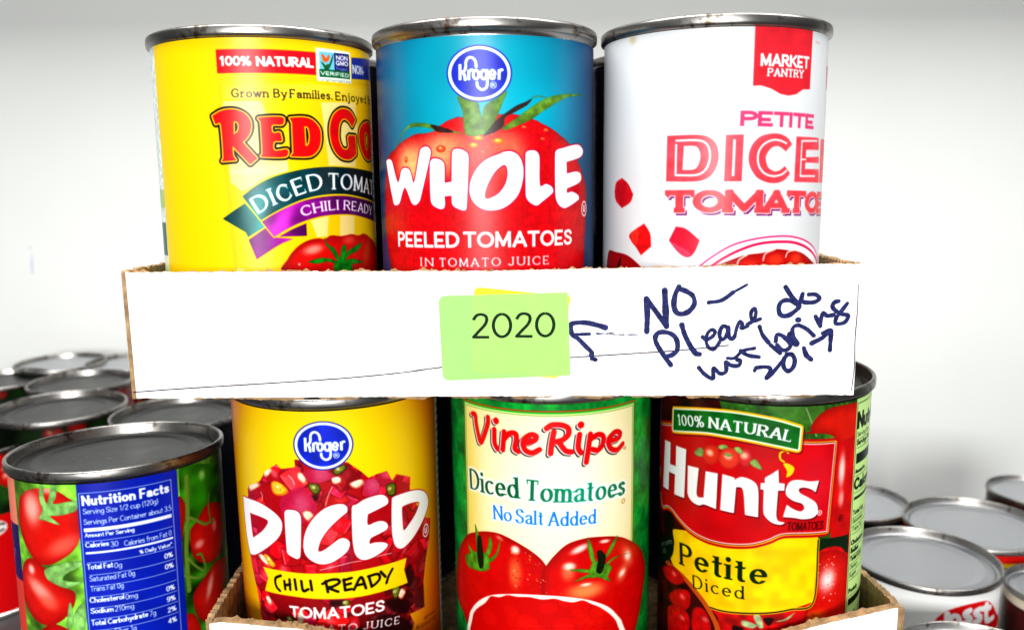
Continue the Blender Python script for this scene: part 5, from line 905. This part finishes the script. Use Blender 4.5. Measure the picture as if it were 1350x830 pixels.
# ------------------------------------------------------------------ materials
def mat(name):
    m = bpy.data.materials.new(name); m.use_nodes = True
    return m, m.node_tree.nodes, m.node_tree.links, m.node_tree.nodes['Principled BSDF']
def noise_bump(n, l, b, scale, strength, dist=.0002, detail=4):
    tc = n.new('ShaderNodeTexCoord'); t = n.new('ShaderNodeTexNoise'); t.inputs['Scale'].default_value = scale; t.inputs['Detail'].default_value = detail
    l.new(tc.outputs['Object'], t.inputs['Vector'])
    bu = n.new('ShaderNodeBump'); bu.inputs['Strength'].default_value = strength; bu.inputs['Distance'].default_value = dist
    l.new(t.outputs['Fac'], bu.inputs['Height']); l.new(bu.outputs['Normal'], b.inputs['Normal'])
    return tc, t
def m_print(name, rough=.33, coat=.0):
    m, n, l, b = mat(name)
    at = n.new('ShaderNodeAttribute'); at.attribute_name = 'print'
    l.new(at.outputs['Color'], b.inputs['Base Color'])
    b.inputs['Roughness'].default_value = rough; b.inputs['Specular IOR Level'].default_value = .16
    b.inputs['Coat Weight'].default_value = coat; b.inputs['Coat Roughness'].default_value = .16
    noise_bump(n, l, b, 90, .12, .0004, 3)
    return m
def m_metal(name, col, rough, dirt=(.09, .06, .04), amt=.62):
    m, n, l, b = mat(name)
    b.inputs['Metallic'].default_value = 1; 
    tc, t = noise_bump(n, l, b, 160, .15, .0002)
    t2 = n.new('ShaderNodeTexNoise'); t2.inputs['Scale'].default_value = 420; t2.inputs['Detail'].default_value = 5; l.new(tc.outputs['Object'], t2.inputs['Vector'])
    t3 = n.new('ShaderNodeTexNoise'); t3.inputs['Scale'].default_value = 55; t3.inputs['Detail'].default_value = 2; l.new(tc.outputs['Object'], t3.inputs['Vector'])
    mul = n.new('ShaderNodeMath'); mul.operation = 'MULTIPLY'; l.new(t2.outputs['Fac'], mul.inputs[0]); l.new(t3.outputs['Fac'], mul.inputs[1])
    r = n.new('ShaderNodeValToRGB'); r.color_ramp.elements[0].position = .30 if amt > .5 else .36; r.color_ramp.elements[1].position = .40 if amt > .5 else .46
    r.color_ramp.elements[0].color = (*col, 1); r.color_ramp.elements[1].color = (*dirt, 1)
    l.new(mul.outputs[0], r.inputs[0]); l.new(r.outputs[0], b.inputs['Base Color'])
    mr = n.new('ShaderNodeMapRange'); mr.inputs[3].default_value = rough - .08; mr.inputs[4].default_value = rough + .14; l.new(t3.outputs['Fac'], mr.inputs[0]); l.new(mr.outputs[0], b.inputs['Roughness'])
    return m
def m_plain(name, col, rough=.6, nscale=60, namp=.1, bump=.1, dist=.0003, col2=None, spec=.3):
    m, n, l, b = mat(name); b.inputs['Specular IOR Level'].default_value = spec
    tc, t = noise_bump(n, l, b, nscale * 3, bump, dist)
    t2 = n.new('ShaderNodeTexNoise'); t2.inputs['Scale'].default_value = nscale; t2.inputs['Detail'].default_value = 5; l.new(tc.outputs['Object'], t2.inputs['Vector'])
    r = n.new('ShaderNodeValToRGB'); r.color_ramp.elements[0].position = .3; r.color_ramp.elements[1].position = .7
    c2 = col2 or tuple(min(1, c * (1 + namp)) for c in col)
    r.color_ramp.elements[0].color = (*[c * (1 - namp) for c in col], 1); r.color_ramp.elements[1].color = (*c2, 1)
    l.new(t2.outputs['Fac'], r.inputs[0]); l.new(r.outputs[0], b.inputs['Base Color']); b.inputs['Roughness'].default_value = rough
    return m
M_PRINT = m_print('glossy_print')
M_MATT = m_print('matt_print', .6, 0)
M_RIM = m_metal('tinplate_rim', (.30, .288, .27), .3)
M_LID = m_metal('shaded_tinplate_lid', (.06, .059, .057), .38, (.2, .18, .16), .3)  # darkened copy: the lids' dim reflections are put into the colour
M_LIDP = m_metal('lit_tinplate_lid', (.50, .51, .53), .42, (.5, .5, .5), .3)  # lighter copy: the lids' bright reflections are put into the colour
M_TIN = m_metal('tinplate_body', (.6, .59, .57), .25, (.3, .27, .22), .3)
M_WHITE = m_plain('white_card', (.80, .80, .80), .55, 40, .02, .06)
M_KRAFT = m_plain('kraft_card', (.27, .165, .075), .85, 260, .45, .5, .0006)
M_WALL = m_plain('white_wall', (.60, .61, .585), .7, 9, .02, .05)
M_SHELF = m_plain('shaded_shelf', (.04, .04, .042), .5, 20, .05)  # near-black, so the shade in the gaps between cans is in the colour
M_INK = m_plain('marker_ink', (.016, .018, .10), .5, 900, .6, .05, col2=(.022, .028, .13), spec=.06)
M_CREASE = m_plain('score_ink', (.03, .008, .03), .8, 300, .4, spec=.05)
M_YEL = m_plain('yellow_paper', (.85, .62, .0), .6, 80, .05)
# ------------------------------------------------------------------ mesh helpers
def obj(name, me, m, parent=None, loc=None):
    o = bpy.data.objects.new(name, me); C.objects.link(o)
    for q in (m if isinstance(m, (list, tuple)) else [m]): me.materials.append(q)
    if parent: o.parent = parent
    if loc: o.location = loc
    return o
def empty(name, label, cat, loc=(0, 0, 0), rot=(0, 0, 0), group=None):
    o = bpy.data.objects.new(name, None); C.objects.link(o); o.empty_display_size = .02
    o.location = loc; o.rotation_euler = rot; o['label'] = label; o['category'] = cat
    if group: o['group'] = group
    return o
def mesh(name, v, f, smooth=False):
    me = bpy.data.meshes.new(name); me.from_pydata([tuple(q) for q in v], [], f); me.update()
    if smooth: me.polygons.foreach_set('use_smooth', [True] * len(me.polygons))
    return me
def lathe(name, prof, seg=128, sharp=True):
    v = []; f = []; n = len(prof)
    for i in range(seg):
        a = 2 * math.pi * i / seg
        for r, z in prof: v.append((r * MM * math.cos(a), r * MM * math.sin(a), z * MM))
    for i in range(seg):
        j = (i + 1) % seg
        for k in range(n - 1): f.append((i*n + k, j*n + k, j*n + k + 1, i*n + k + 1))
    me = mesh(name, v, f, True)
    return me
def s2l(a): return np.where(a <= .04045, a / 12.92, ((a + .055) / 1.055) ** 2.4)
H, RL = 112.7, 36.9
def label_mesh(name, A, top, bot, cols=560, rows=600, tmax=92, lim=88):
    fine = np.radians(lim)
    g = np.linspace(-fine, fine, 2000); wgt = np.sqrt(np.maximum(np.cos(g), .12)); cw = np.cumsum(wgt); cw = (cw - cw[0]) / (cw[-1] - cw[0])
    ph = np.interp(np.linspace(0, 1, cols), cw, g)
    ph = np.concatenate([ph, np.linspace(fine, 2 * math.pi - fine, 40)[1:-1]])
    tt = np.concatenate([np.linspace(top, tmax, rows), np.linspace(tmax, bot, 6)[1:]])
    n, m = len(ph), len(tt)
    a = blur(A.a, 1) if A.px < .15 else A.a
    sw = ((ph + math.pi) % (2 * math.pi)) - math.pi
    u = np.clip((sw * RL - A.s0) / A.px - .5, 0, A.w - 1.001); v = np.clip((tt - A.t0) / A.px - .5, 0, A.h - 1.001)
    ui, vi = u.astype(int), v.astype(int); fu, fv = (u - ui)[None, :, None], (v - vi)[:, None, None]
    c = (a[vi][:, ui] * (1-fu) + a[vi][:, ui+1] * fu) * (1-fv) + (a[vi+1][:, ui] * (1-fu) + a[vi+1][:, ui+1] * fu) * fv
    col = np.ones((m * n, 4), np.float32); col[:, :3] = (s2l(np.clip(c, 0, 1)) ** 1.28 * .80).reshape(-1, 3)
    rad = RL + .05 * np.sin(tt / 9)[:, None] * np.sin(ph * 5)[None, :]      # paper lies a little unevenly
    P = np.stack([rad * np.sin(ph)[None, :], -rad * np.cos(ph)[None, :], np.broadcast_to((H - tt)[:, None], (m, n))], -1).reshape(-1, 3) * MM
    i = np.arange(m - 1)[:, None] * n; j = np.arange(n)[None, :]; j2 = (j + 1) % n
    F = np.stack([i + j, i + n + j, i + n + j2, i + j2], -1).reshape(-1, 4)
    return grid(name, P, F, col)
def grid(name, P, F, col, smooth=True):
    me = bpy.data.meshes.new(name); me.vertices.add(len(P)); me.vertices.foreach_set('co', P.astype(np.float32).ravel())
    me.loops.add(F.size); me.loops.foreach_set('vertex_index', F.astype(np.int32).ravel())
    me.polygons.add(len(F)); me.polygons.foreach_set('loop_start', np.arange(len(F), dtype=np.int32) * 4)
    me.update(calc_edges=True); me.validate()
    if smooth: me.polygons.foreach_set('use_smooth', np.ones(len(F), bool))
    at = me.color_attributes.new('print', 'FLOAT_COLOR', 'POINT'); at.data.foreach_set('color', col.astype(np.float32).ravel())
    return me
RIM_PROF = [(36.55, H - 5), (36.75, H - 3.9), (37.6, H - 3.5), (38.0, H - 3.2), (38.12, H - 2.4), (38.12, H - .9), (37.95, H - .35), (37.5, H - .02), (37.0, H - .1), (36.7, H - .5), (36.6, H - 1.2), (36.45, H - 3.6), (36.3, H - 4.2)]
LID_PROF = [(36.32, H - 4.1), (35.6, H - 4.6), (34.6, H - 4.5), (34.1, H - 3.9), (33.2, H - 3.6), (30.2, H - 3.6), (29.5, H - 3.3), (28.8, H - 3.55), (26.4, H - 3.6), (25.8, H - 3.95), (25.0, H - 4.0), (.4, H - 4.0), (.0, H - 4.0)]
BODY_PROF = [(0, 1.2), (33, 1.2), (36.2, .6), (37.0, 0), (37.9, .4), (38.0, 2.6), (37.2, 3.2), (36.5, 4.2), (36.5, H - 4.5)]
ME_RIM = lathe('can_rim', RIM_PROF); ME_LID = lathe('can_lid', LID_PROF); ME_BODY = lathe('can_body', BODY_PROF)
def can(label, loc, lean, A, top=4.2, lid=None, rim=None, lo=False, group=None, cat='can', turn=0, **kw):
    a, b = math.radians(lean[0]), math.radians(lean[1])
    ax = Vector((math.sin(a), math.sin(b), 1)).normalized(); e1 = Vector((0, 1, 0)).cross(ax).normalized(); e2 = ax.cross(e1)
    R = Matrix(((e1.x, e2.x, ax.x), (e1.y, e2.y, ax.y), (e1.z, e2.z, ax.z)))
    if turn: R = R @ Matrix.Rotation(turn, 3, 'Z')
    r = empty('tin_can', label, cat, [q * MM for q in loc], R.to_euler(), group)
    obj('can_body', ME_BODY.copy(), M_TIN, r); obj('rim', ME_RIM.copy(), rim or M_RIM, r); obj('lid', ME_LID.copy(), lid or M_LID, r)
    pm = label_mesh('paper_label', A, top, 108.8, **kw) if A is not None else None
    if pm: obj('paper_label', pm, M_PRINT, r)
    return r
# ------------------------------------------------------------------ setting: wall and shelf
def box(name, x0, x1, y0, y1, z0, z1, m, parent=None):
    v = [(x*MM, y*MM, z*MM) for x in (x0, x1) for y in (y0, y1) for z in (z0, z1)]
    f = [(0,1,3,2), (4,6,7,5), (0,4,5,1), (2,3,7,6), (0,2,6,4), (1,5,7,3)]
    return obj(name, mesh(name, v, f), m, parent)
wl = box('wall', -2200, 2200, 800, 820, -700, 1200, M_WALL); wl['kind'] = 'structure'
rm = random.Random(3)
mk = [(0, 0, 1.7, 6), (.6, 5, 1.2, 5), (-.5, -6, 1.3, 4), (0, 16, 1.6, 1.2)]
mv, mf = [], []
for j, (dx, dz, a, b) in enumerate(mk):
    n0 = len(mv)
    for t in range(14): q = 2 * math.pi * t / 14; k = rm.uniform(.75, 1.15); mv.append(((-448 + dx + a * k * math.cos(q)) * MM, (799.9 - j * .02) * MM, (-86 + dz + b * k * math.sin(q)) * MM))
    mf.append(tuple(range(n0, n0 + 14)))
obj('scuff_mark', mesh('scuff_mark', mv, mf), m_plain('wall_scuff', (.47, .50, .57), .7, 60, .1), wl)
sh = box('shelf', 138.5, 1400, 120, 640, -345, -319, M_SHELF); sh['kind'] = 'structure'
sm_ = box('shelf', -900, -112.5, 380, 799, -345, -270, M_SHELF); sm_['kind'] = 'structure'
sn_ = box('shelf', -260, -112.5, 255, 379, -345, -215.6, M_SHELF); sn_['kind'] = 'structure'
st_ = box('shelf', -112, 138, 240, 799, -345, -190.8, M_SHELF); st_['kind'] = 'structure'
us = box('upper_shelf', -1400, 1400, 585, 799, 255, 280, M_SHELF); us['kind'] = 'structure'
# ------------------------------------------------------------------ cans
can('yellow can of chili-ready diced tomatoes at the left end of the upper tray', (-86.09, 310.32, -69.84), (-0.134, 1.616), art_red(), 3.9, group='cans standing in the upper tray')
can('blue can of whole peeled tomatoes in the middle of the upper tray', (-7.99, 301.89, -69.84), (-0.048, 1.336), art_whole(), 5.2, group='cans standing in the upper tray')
can('white can of petite diced tomatoes with a red flag on its label', (69.14, 301.07, -69.84), (0.292, 1.160), art_market(), 3.9, group='cans standing in the upper tray')
can('yellow-orange can of chili-ready diced tomatoes at the left of the lower tray', (-65.32, 307.26, -186.54), (0.000, 0.000), art_diced(), 4.4, group='cans standing in the lower tray')
can('green and cream can of diced tomatoes without added salt, in the lower tray', (13.97, 310.05, -186.54), (0.000, 0.000), art_vine(), 3.9, group='cans standing in the lower tray')
can('red can of petite diced tomatoes with a green banner, in the lower tray', (91.84, 306.16, -186.54), (0.000, 0.000), art_hunts(), 4.5, group='cans standing in the lower tray')
can('can turned to its blue nutrition table, beside the lower tray', (-149.29, 306.77, -214.97), (-0.764, 3.778), art_nutrition(), 4.6, group='loose cans on the shelf')
def art_plain(col, bands=(), amp=.2, seed=1):
    A = Art(-66, 66, 0, 60, col, .2); A.tex(A.full(), 6, amp, seed)
    for y0, y1, c in bands: A.put(A.mask([np.array([(-70, y0), (70, y0), (70, y1), (-70, y1)])]), c)
    return A
def art_band_letters():
    A = art_garden(13)
    A.put(A.mask([np.array([(-70, 43), (70, 43), (70, 60), (-70, 60)])]), (214, 12, 22))
    for s0 in (0, 22, 40): A.p(np.array([(s0 + 7 * a, 51 + 5 * b) for a, b in EL]), (240, 236, 230), True); A.t('NC', [(s0 - 4.5, 54), (s0 + 4.5, 54)], 6, dict(BOLD, slant=.2), (60, 10, 20))
    return A
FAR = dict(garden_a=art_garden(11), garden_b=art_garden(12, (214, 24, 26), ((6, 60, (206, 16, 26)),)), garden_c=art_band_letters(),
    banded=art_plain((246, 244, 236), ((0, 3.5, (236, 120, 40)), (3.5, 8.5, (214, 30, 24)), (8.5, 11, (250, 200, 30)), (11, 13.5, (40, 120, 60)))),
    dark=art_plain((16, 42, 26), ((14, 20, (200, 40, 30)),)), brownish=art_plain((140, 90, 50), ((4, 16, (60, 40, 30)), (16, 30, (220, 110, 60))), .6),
    brown=art_plain((84, 18, 12), ((0, 9, (226, 214, 196)),), .7, 4), gap_shade=art_plain((14, 17, 30)), pale=art_plain((244, 244, 242)))  # near-black label of the rear cans: gap shade put into its colour
for k_ in ('garden_a', 'garden_b'): FAR[k_].a *= .62  # prints dimmed: shade among the far left cans is in the colour
def far_can(label, loc, k, art, lid, group):
    r = can(label, loc, (0, 0), FAR[art], 3.9, lid, None, group=group, cols=150, rows=110, tmax=58, turn=random.uniform(-.3, .3))
    r.scale = (k[0], k[0], k[1]); return r
far_can('second-row can behind the yellow can of the upper tray', (-84.1, 387.3, -69.84), (1, 1), 'gap_shade', M_LID, 'second row of cans in the upper tray')
far_can('second-row can behind the blue can of the upper tray', (-5.6, 378.9, -69.84), (1, 1), 'gap_shade', M_LID, 'second row of cans in the upper tray')
far_can('second-row can behind the white can of the upper tray', (72.1, 378.1, -69.84), (1, 1), 'gap_shade', M_LID, 'second row of cans in the upper tray')
far_can('second-row can behind the yellow-orange can of the lower tray', (-64.3, 384.3, -186.54), (1, 1), 'gap_shade', M_LID, 'second row of cans in the lower tray')
far_can('second-row can behind the green and cream can of the lower tray', (14.5, 387.1, -186.54), (1, 1), 'gap_shade', M_LID, 'second row of cans in the lower tray')
far_can('second-row can behind the red can of the lower tray', (93.3, 383.2, -186.54), (1, 1), 'gap_shade', M_LID, 'second row of cans in the lower tray')
p_ = can('white can with a red oval badge, right of the red petite diced can', (215.27, 425.13, -318.49), (0, 0), art_psst(), 3.9, M_LIDP, group='loose cans on the shelf', cols=300, rows=260, tmax=60)
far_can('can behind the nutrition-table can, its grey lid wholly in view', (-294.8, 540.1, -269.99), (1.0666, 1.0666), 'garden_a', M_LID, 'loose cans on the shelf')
far_can('can between the nutrition-table can and the upper tray, its lid half hidden', (-212.4, 525.6, -269.99), (1.0585, 1.0585), 'gap_shade', M_LID, 'loose cans on the shelf')
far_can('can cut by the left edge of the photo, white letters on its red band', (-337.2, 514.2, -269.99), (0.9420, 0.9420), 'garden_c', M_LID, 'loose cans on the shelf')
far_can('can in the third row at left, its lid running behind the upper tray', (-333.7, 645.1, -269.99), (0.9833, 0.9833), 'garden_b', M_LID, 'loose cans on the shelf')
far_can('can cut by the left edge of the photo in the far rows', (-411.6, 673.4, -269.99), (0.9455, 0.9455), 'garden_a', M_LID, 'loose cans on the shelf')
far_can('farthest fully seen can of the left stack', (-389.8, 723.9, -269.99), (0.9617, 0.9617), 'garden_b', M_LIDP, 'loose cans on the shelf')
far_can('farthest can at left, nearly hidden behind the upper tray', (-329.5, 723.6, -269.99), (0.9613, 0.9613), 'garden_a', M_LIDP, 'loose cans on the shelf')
far_can('can with a red and yellow banded label, behind the white can', (276.1, 484.4, -318.99), (1.0600, 0.9371), 'banded', M_LIDP, 'loose cans on the shelf')
far_can('can peeping out behind the red petite diced can', (227.0, 539.0, -318.99), (0.8704, 0.8704), 'dark', M_LIDP, 'loose cans on the shelf')
far_can('small far can at the right edge of the photo, near the wall', (366.9, 575.6, -318.99), (0.7874, 0.7874), 'brownish', M_LIDP, 'loose cans on the shelf')
far_can('small brown can at the right edge of the photo', (282.5, 412.9, -318.99), (0.7000, 0.8976), 'brown', M_LIDP, 'loose cans on the shelf')
far_can('can at the bottom right corner, only its rim in view', (196.2, 328.1, -318.99), (0.9778, 0.9778), 'pale', M_LIDP, 'loose cans on the shelf')
# ------------------------------------------------------------------ trays
def slab(name, xs, zt, zb, y0, y1, m, parent):
    """upright sheet in the XZ plane between depths y0 and y1, with ragged top and bottom edges"""
    n = len(xs); v = []
    for x, a, b in zip(xs, zt, zb): v += [(x*MM, y0*MM, a*MM), (x*MM, y0*MM, b*MM), (x*MM, y1*MM, b*MM), (x*MM, y1*MM, a*MM)]
    f = [(0, 3, 2, 1), ((n-1)*4, (n-1)*4+1, (n-1)*4+2, (n-1)*4+3)]
    for i in range(n - 1):
        p, q = i * 4, i * 4 + 4
        for k in range(4): f.append((p + k, p + (k+1) % 4, q + (k+1) % 4, q + k))
    return obj(name, mesh(name, v, f), m, parent)
def wallseg(name, p0, p1, zt0, zt1, zb, th, m, parent, seed=1, rag=.5):
    """upright card from ground point p0 to p1, thickness th to the left of the run"""
    rr = np.random.RandomState(seed); n = 70
    d = np.array(p1, float) - p0; L = np.hypot(*d); nr = np.array([-d[1], d[0]]) / L * th
    v = []
    for i in range(n):
        t = i / (n - 1); x, y = np.array(p0) + d * t; zt = zt0 + (zt1 - zt0) * t + rr.uniform(-rag, rag)
        v += [(x*MM, y*MM, zt*MM), (x*MM, y*MM, zb*MM), ((x+nr[0])*MM, (y+nr[1])*MM, zb*MM), ((x+nr[0])*MM, (y+nr[1])*MM, (zt + rr.uniform(-rag, rag) * .6)*MM)]
    f = [(0, 3, 2, 1), ((n-1)*4, (n-1)*4+1, (n-1)*4+2, (n-1)*4+3)]
    for i in range(n - 1):
        p, q = i * 4, i * 4 + 4
        for k in range(4): f.append((p + k, p + (k+1) % 4, q + (k+1) % 4, q + k))
    return obj(name, mesh(name, v, f), m, parent)
rs = np.random.RandomState(11)
def rag(n, amp, sm=1): return blur1(rs.randn(n), sm, 0) * amp
# upper tray
T1 = empty('cardboard_tray', 'white-fronted cardboard tray with handwriting, resting on the lower cans', 'tray', (0, .32, -.0735))
def keep(o, root): o.matrix_parent_inverse = Matrix.Translation(-root.location); return o
n = 420; xs = np.linspace(-116.6, 105.6, n)
tz = np.interp(xs, [-117, -5, 106], [-30.5, -31.5, -30.7]); bz = np.interp(xs, [-117, -6, 106], [-69.6, -70.4, -71.5])
keep(slab('front_liner', xs, tz + rag(n, .16), bz + rag(n, .10), 258, 258.5, M_WHITE, T1), T1)
dash = np.zeros(n)
for c, h in ((-97, 3), (-79, 15), (-54, 7), (-33, 7), (-13, 7), (6, 7), (25, 7), (42, 6), (59, 6), (74, 6), (90, 5)): dash = np.maximum(dash, np.clip((h - np.abs(xs - c)) / 1.2, 0, 1))
dash *= .75 + .4 * blur1(rs.randn(n), 4, 0)
ct = tz - .12 + np.maximum(0, rag(n, .7, 1) - .15) + np.where(np.abs(np.sin(xs * .31 + .6 * np.sin(xs * .9))) > .95, .45, 0); cb = bz + .3 - dash * 1.5 + rag(n, .08)
keep(slab('front_core', xs, ct, cb, 258.55, 260.2, M_KRAFT, T1), T1)
keep(wallseg('side_panel', (-125.6, 318), (-116.7, 258.1), -33.8, -30.2, -69.8, -1.2, M_KRAFT, T1, 3), T1)
keep(wallseg('side_panel', (105.2, 261.8), (112.4, 318), -30.9, -33.4, -71.2, 2.4, M_KRAFT, T1, 4), T1)
keep(wallseg('side_panel', (-128.1, 432), (-127.6, 318.4), -35, -34, -69.8, -2.4, M_KRAFT, T1, 5), T1)
keep(wallseg('side_panel', (112.6, 318.4), (115.4, 431), -33.8, -35, -71.2, 2.4, M_KRAFT, T1, 6), T1)
keep(wallseg('back_panel', (-127, 432.4), (114, 432.4), -35, -35, -70, 2.4, M_KRAFT, T1, 7), T1)
v = [(-116, 271), (105, 271), (112, 318), (114, 431.5), (-127, 431.5), (-125, 318)]
fl = mesh('floor_panel', [(x*MM, y*MM, z*MM) for z in (-71.6, -70.0) for x, y in v], [(5, 4, 3, 2, 1, 0), (6, 7, 8, 9, 10, 11)] + [(i, (i+1) % 6, 6 + (i+1) % 6, 6 + i) for i in range(6)])
keep(obj('floor_panel', fl, M_KRAFT, T1), T1)
def flat_strokes(name, items, y, m, parent, ygap=.0012):
    """items: list of polygon lists in (x, z) mm; each polygon lies a hair in front of the one before"""
    v = []; f = []; k = 0
    for pol in items:
        for q in pol:
            b = len(v)
            if sarea(q) < 0: q = q[::-1]
            v += [(x*MM, (y - k * ygap / 40)*MM, z*MM) for x, z in q]; f.append(tuple(range(b, len(v)))); k += 1
    return obj(name, mesh(name, v, f), m, parent)
def ink(q, wd, seed):
    q = crom(q, False, 8) if len(q) > 2 else np.linspace(q[0], q[-1], 10)
    rr = np.random.RandomState(seed); ww = wd * .5 * (1 + blur1(rr.randn(len(q)), 2, 0) * .14)
    P = []
    for i in range(len(q) - 1):
        d = q[i+1] - q[i]; L = np.hypot(*d)
        if L < 1e-6: continue
        nn = np.array([-d[1], d[0]]) / L
        P.append(np.array([q[i] + nn*ww[i], q[i+1] + nn*ww[i+1], q[i+1] - nn*ww[i+1], q[i] - nn*ww[i]]))
    for i in range(len(q)): P.append(np.array([q[i] + ww[i] * np.array(e) for e in EL]))
    return P
items = [ink(np.array(s[1:]).reshape(-1, 2), s[0] * 1.5, i) for i, s in enumerate(D['Tink']) if s[0] > .4]
faint = []
rr = np.random.RandomState(2)
for s in D['Tink']:
    if s[0] <= .4:
        a, b = np.array(s[1:3]), np.array(s[-2:])
        for i in range(26):
            t = rr.uniform(0, 1); p = a + (b - a) * t + (0, rr.uniform(-.32, .32)); faint.append(ink(np.array([p, p + (rr.uniform(.4, 1.6), rr.uniform(-.03, .03))]), rr.uniform(.06, .16), i))
keep(flat_strokes('handwriting', items + faint, 257.97, M_INK, T1), T1)
cq = D['Tcrease']
keep(flat_strokes('score_line', [ink(crom(cq[:10], False, 5), .4, 5), ink(cq[9:], .12, 6), ink(np.array([(105.15, -37), (105.3, -45), (105.1, -54), (105.35, -62), (104.9, -70)]), .32, 9)], 257.985, M_CREASE, T1), T1)
# notes stuck on the tray
def note(name, label, poly, y0, y1, m, extra=(), mats=()):
    q = np.array(poly); q = q if sarea(q) > 0 else q[::-1]; nq = len(q); c = q.mean(0)
    v = [((x - c[0])*MM, 0, (z - c[1])*MM) for x, z in q] + [((x - c[0])*MM, (y1 - y0)*MM, (z - c[1])*MM) for x, z in q]
    f = [tuple(range(nq)), tuple(range(2*nq - 1, nq - 1, -1))] + [(i, i + nq, (i+1) % nq + nq, (i+1) % nq) for i in range(nq)]
    mi = [0] * len(f); k = 1
    for j, pol in enumerate(extra):
        for p in pol:
            p = p if sarea(p) > 0 else p[::-1]
            b = len(v); v += [((x - c[0])*MM, -.004*MM*k, (z - c[1])*MM) for x, z in p]; f.append(tuple(range(b, len(v)))); mi.append(j + 1); k += .02
        k += 2
    me = mesh(name, v, f); me_o = obj(name, me, [m] + list(mats), None, (c[0]*MM, y0*MM, c[1]*MM)); me.polygons.foreach_set('material_index', mi)
    me_o['label'] = label; me_o['category'] = 'sticky note'; me_o['group'] = 'notes stuck on the upper tray'
    return me_o
def corner(q, r, which):
    out = []; N = len(q)
    for i in range(N):
        if i in which:
            a, b, c = q[i-1], q[i], q[(i+1) % N]; p0 = b + (a - b) / np.hypot(*(a - b)) * r; p1 = b + (c - b) / np.hypot(*(c - b)) * r
            for t in np.linspace(0, 1, 7): out.append((1-t)**2*p0 + 2*t*(1-t)*b + t*t*p1)
        else: out.append(q[i])
    return np.array(out)
M_GREEN = m_plain('green_paper', (.26, .56, .13), .6, 150, .05); M_LIME = m_plain('green_paper_over_yellow', (.288, .57, .116), .6, 150, .05); M_BLACK = m_plain('printing_ink', (.004, .012, .005), .5, 300, .2, spec=.05)
gq = D['Tgreen']; gq = np.array([gq[0], gq[1], gq[2], gq[3], gq[4], gq[5]]); gq[1] = (gq[0][0] + .1, gq[1][1]); 
gq = np.array([(-22.3, -38.75), (17.0, -38.15), (17.75, -64.0), (-21.6, -65.2)])
yq = D['Tyellow']; yq = np.array([(-11.4, -36.1), (17.9, -39.5), (13.8, -64.85), (-12.4, -63)])
note('sticky_note', 'yellow sticky note mostly hidden behind the green note', corner(yq, 2.2, (0,)), 257.75, 257.9, M_YEL)
tw = D['Ttwo'] * (1, -1); h2 = abs(tw[8][1] - tw[9][1]); dg = []
for i, ch in enumerate('2020'): dg += [q * (1, -1) for q in text_polys(ch, [tw[2*i] , tw[2*i+1]], h2, a=.064, b=.055, cap=False)]
lime = np.array([(-11.9, -38.72), (17.0, -38.2), (17.7, -63.9), (12, -64.2), (-12.2, -62.8)])
note('sticky_note', 'green sticky note with a printed year, on the tray front', corner(gq, 2.4, (0, 3)), 257.45, 257.7, M_GREEN, [[lime], dg], [M_LIME, M_BLACK])
# lower tray
T2 = empty('cardboard_tray', 'cut-down cardboard tray holding the lower row of cans', 'tray', (.012, .32, -.1906))
xs2 = np.linspace(-101.2, 126.0, n)
t2 = np.interp(xs2, [-101, -97, -72, -50, -20, 60, 85, 100, 126], [-147.8, -147.5, -150.2, -155, -164, -164, -156, -151.4, -145.4])
keep(slab('front_liner', xs2, t2 + rag(n, .12), np.full(n, -189.5), 262, 262.5, M_WHITE, T2), T2)
keep(slab('front_core', xs2, t2 + .35 + np.maximum(0, rag(n, .7)), np.full(n, -189.4), 262.55, 265.4, M_KRAFT, T2), T2)
keep(wallseg('side_panel', (-104.2, 345), (-100.4, 262.6), -150.2, -146.4, -189.4, -2.2, M_KRAFT, T2, 8), T2)
keep(wallseg('side_panel', (126.0, 262.6), (131.8, 345), -145.4, -158, -189.4, -2.4, M_KRAFT, T2, 9), T2)
keep(wallseg('back_panel', (-107, 433), (132, 433), -152, -152, -189.4, 2.6, M_KRAFT, T2, 10), T2)
v = [(-100, 266), (124, 266), (131, 340), (131, 432), (-107, 432), (-107, 340)]
fl = mesh('floor_panel', [(x*MM, y*MM, z*MM) for z in (-190.6, -186.7) for x, y in v], [(5, 4, 3, 2, 1, 0), (6, 7, 8, 9, 10, 11)] + [(i, (i+1) % 6, 6 + (i+1) % 6, 6 + i) for i in range(6)])
keep(obj('floor_panel', fl, M_KRAFT, T2), T2)
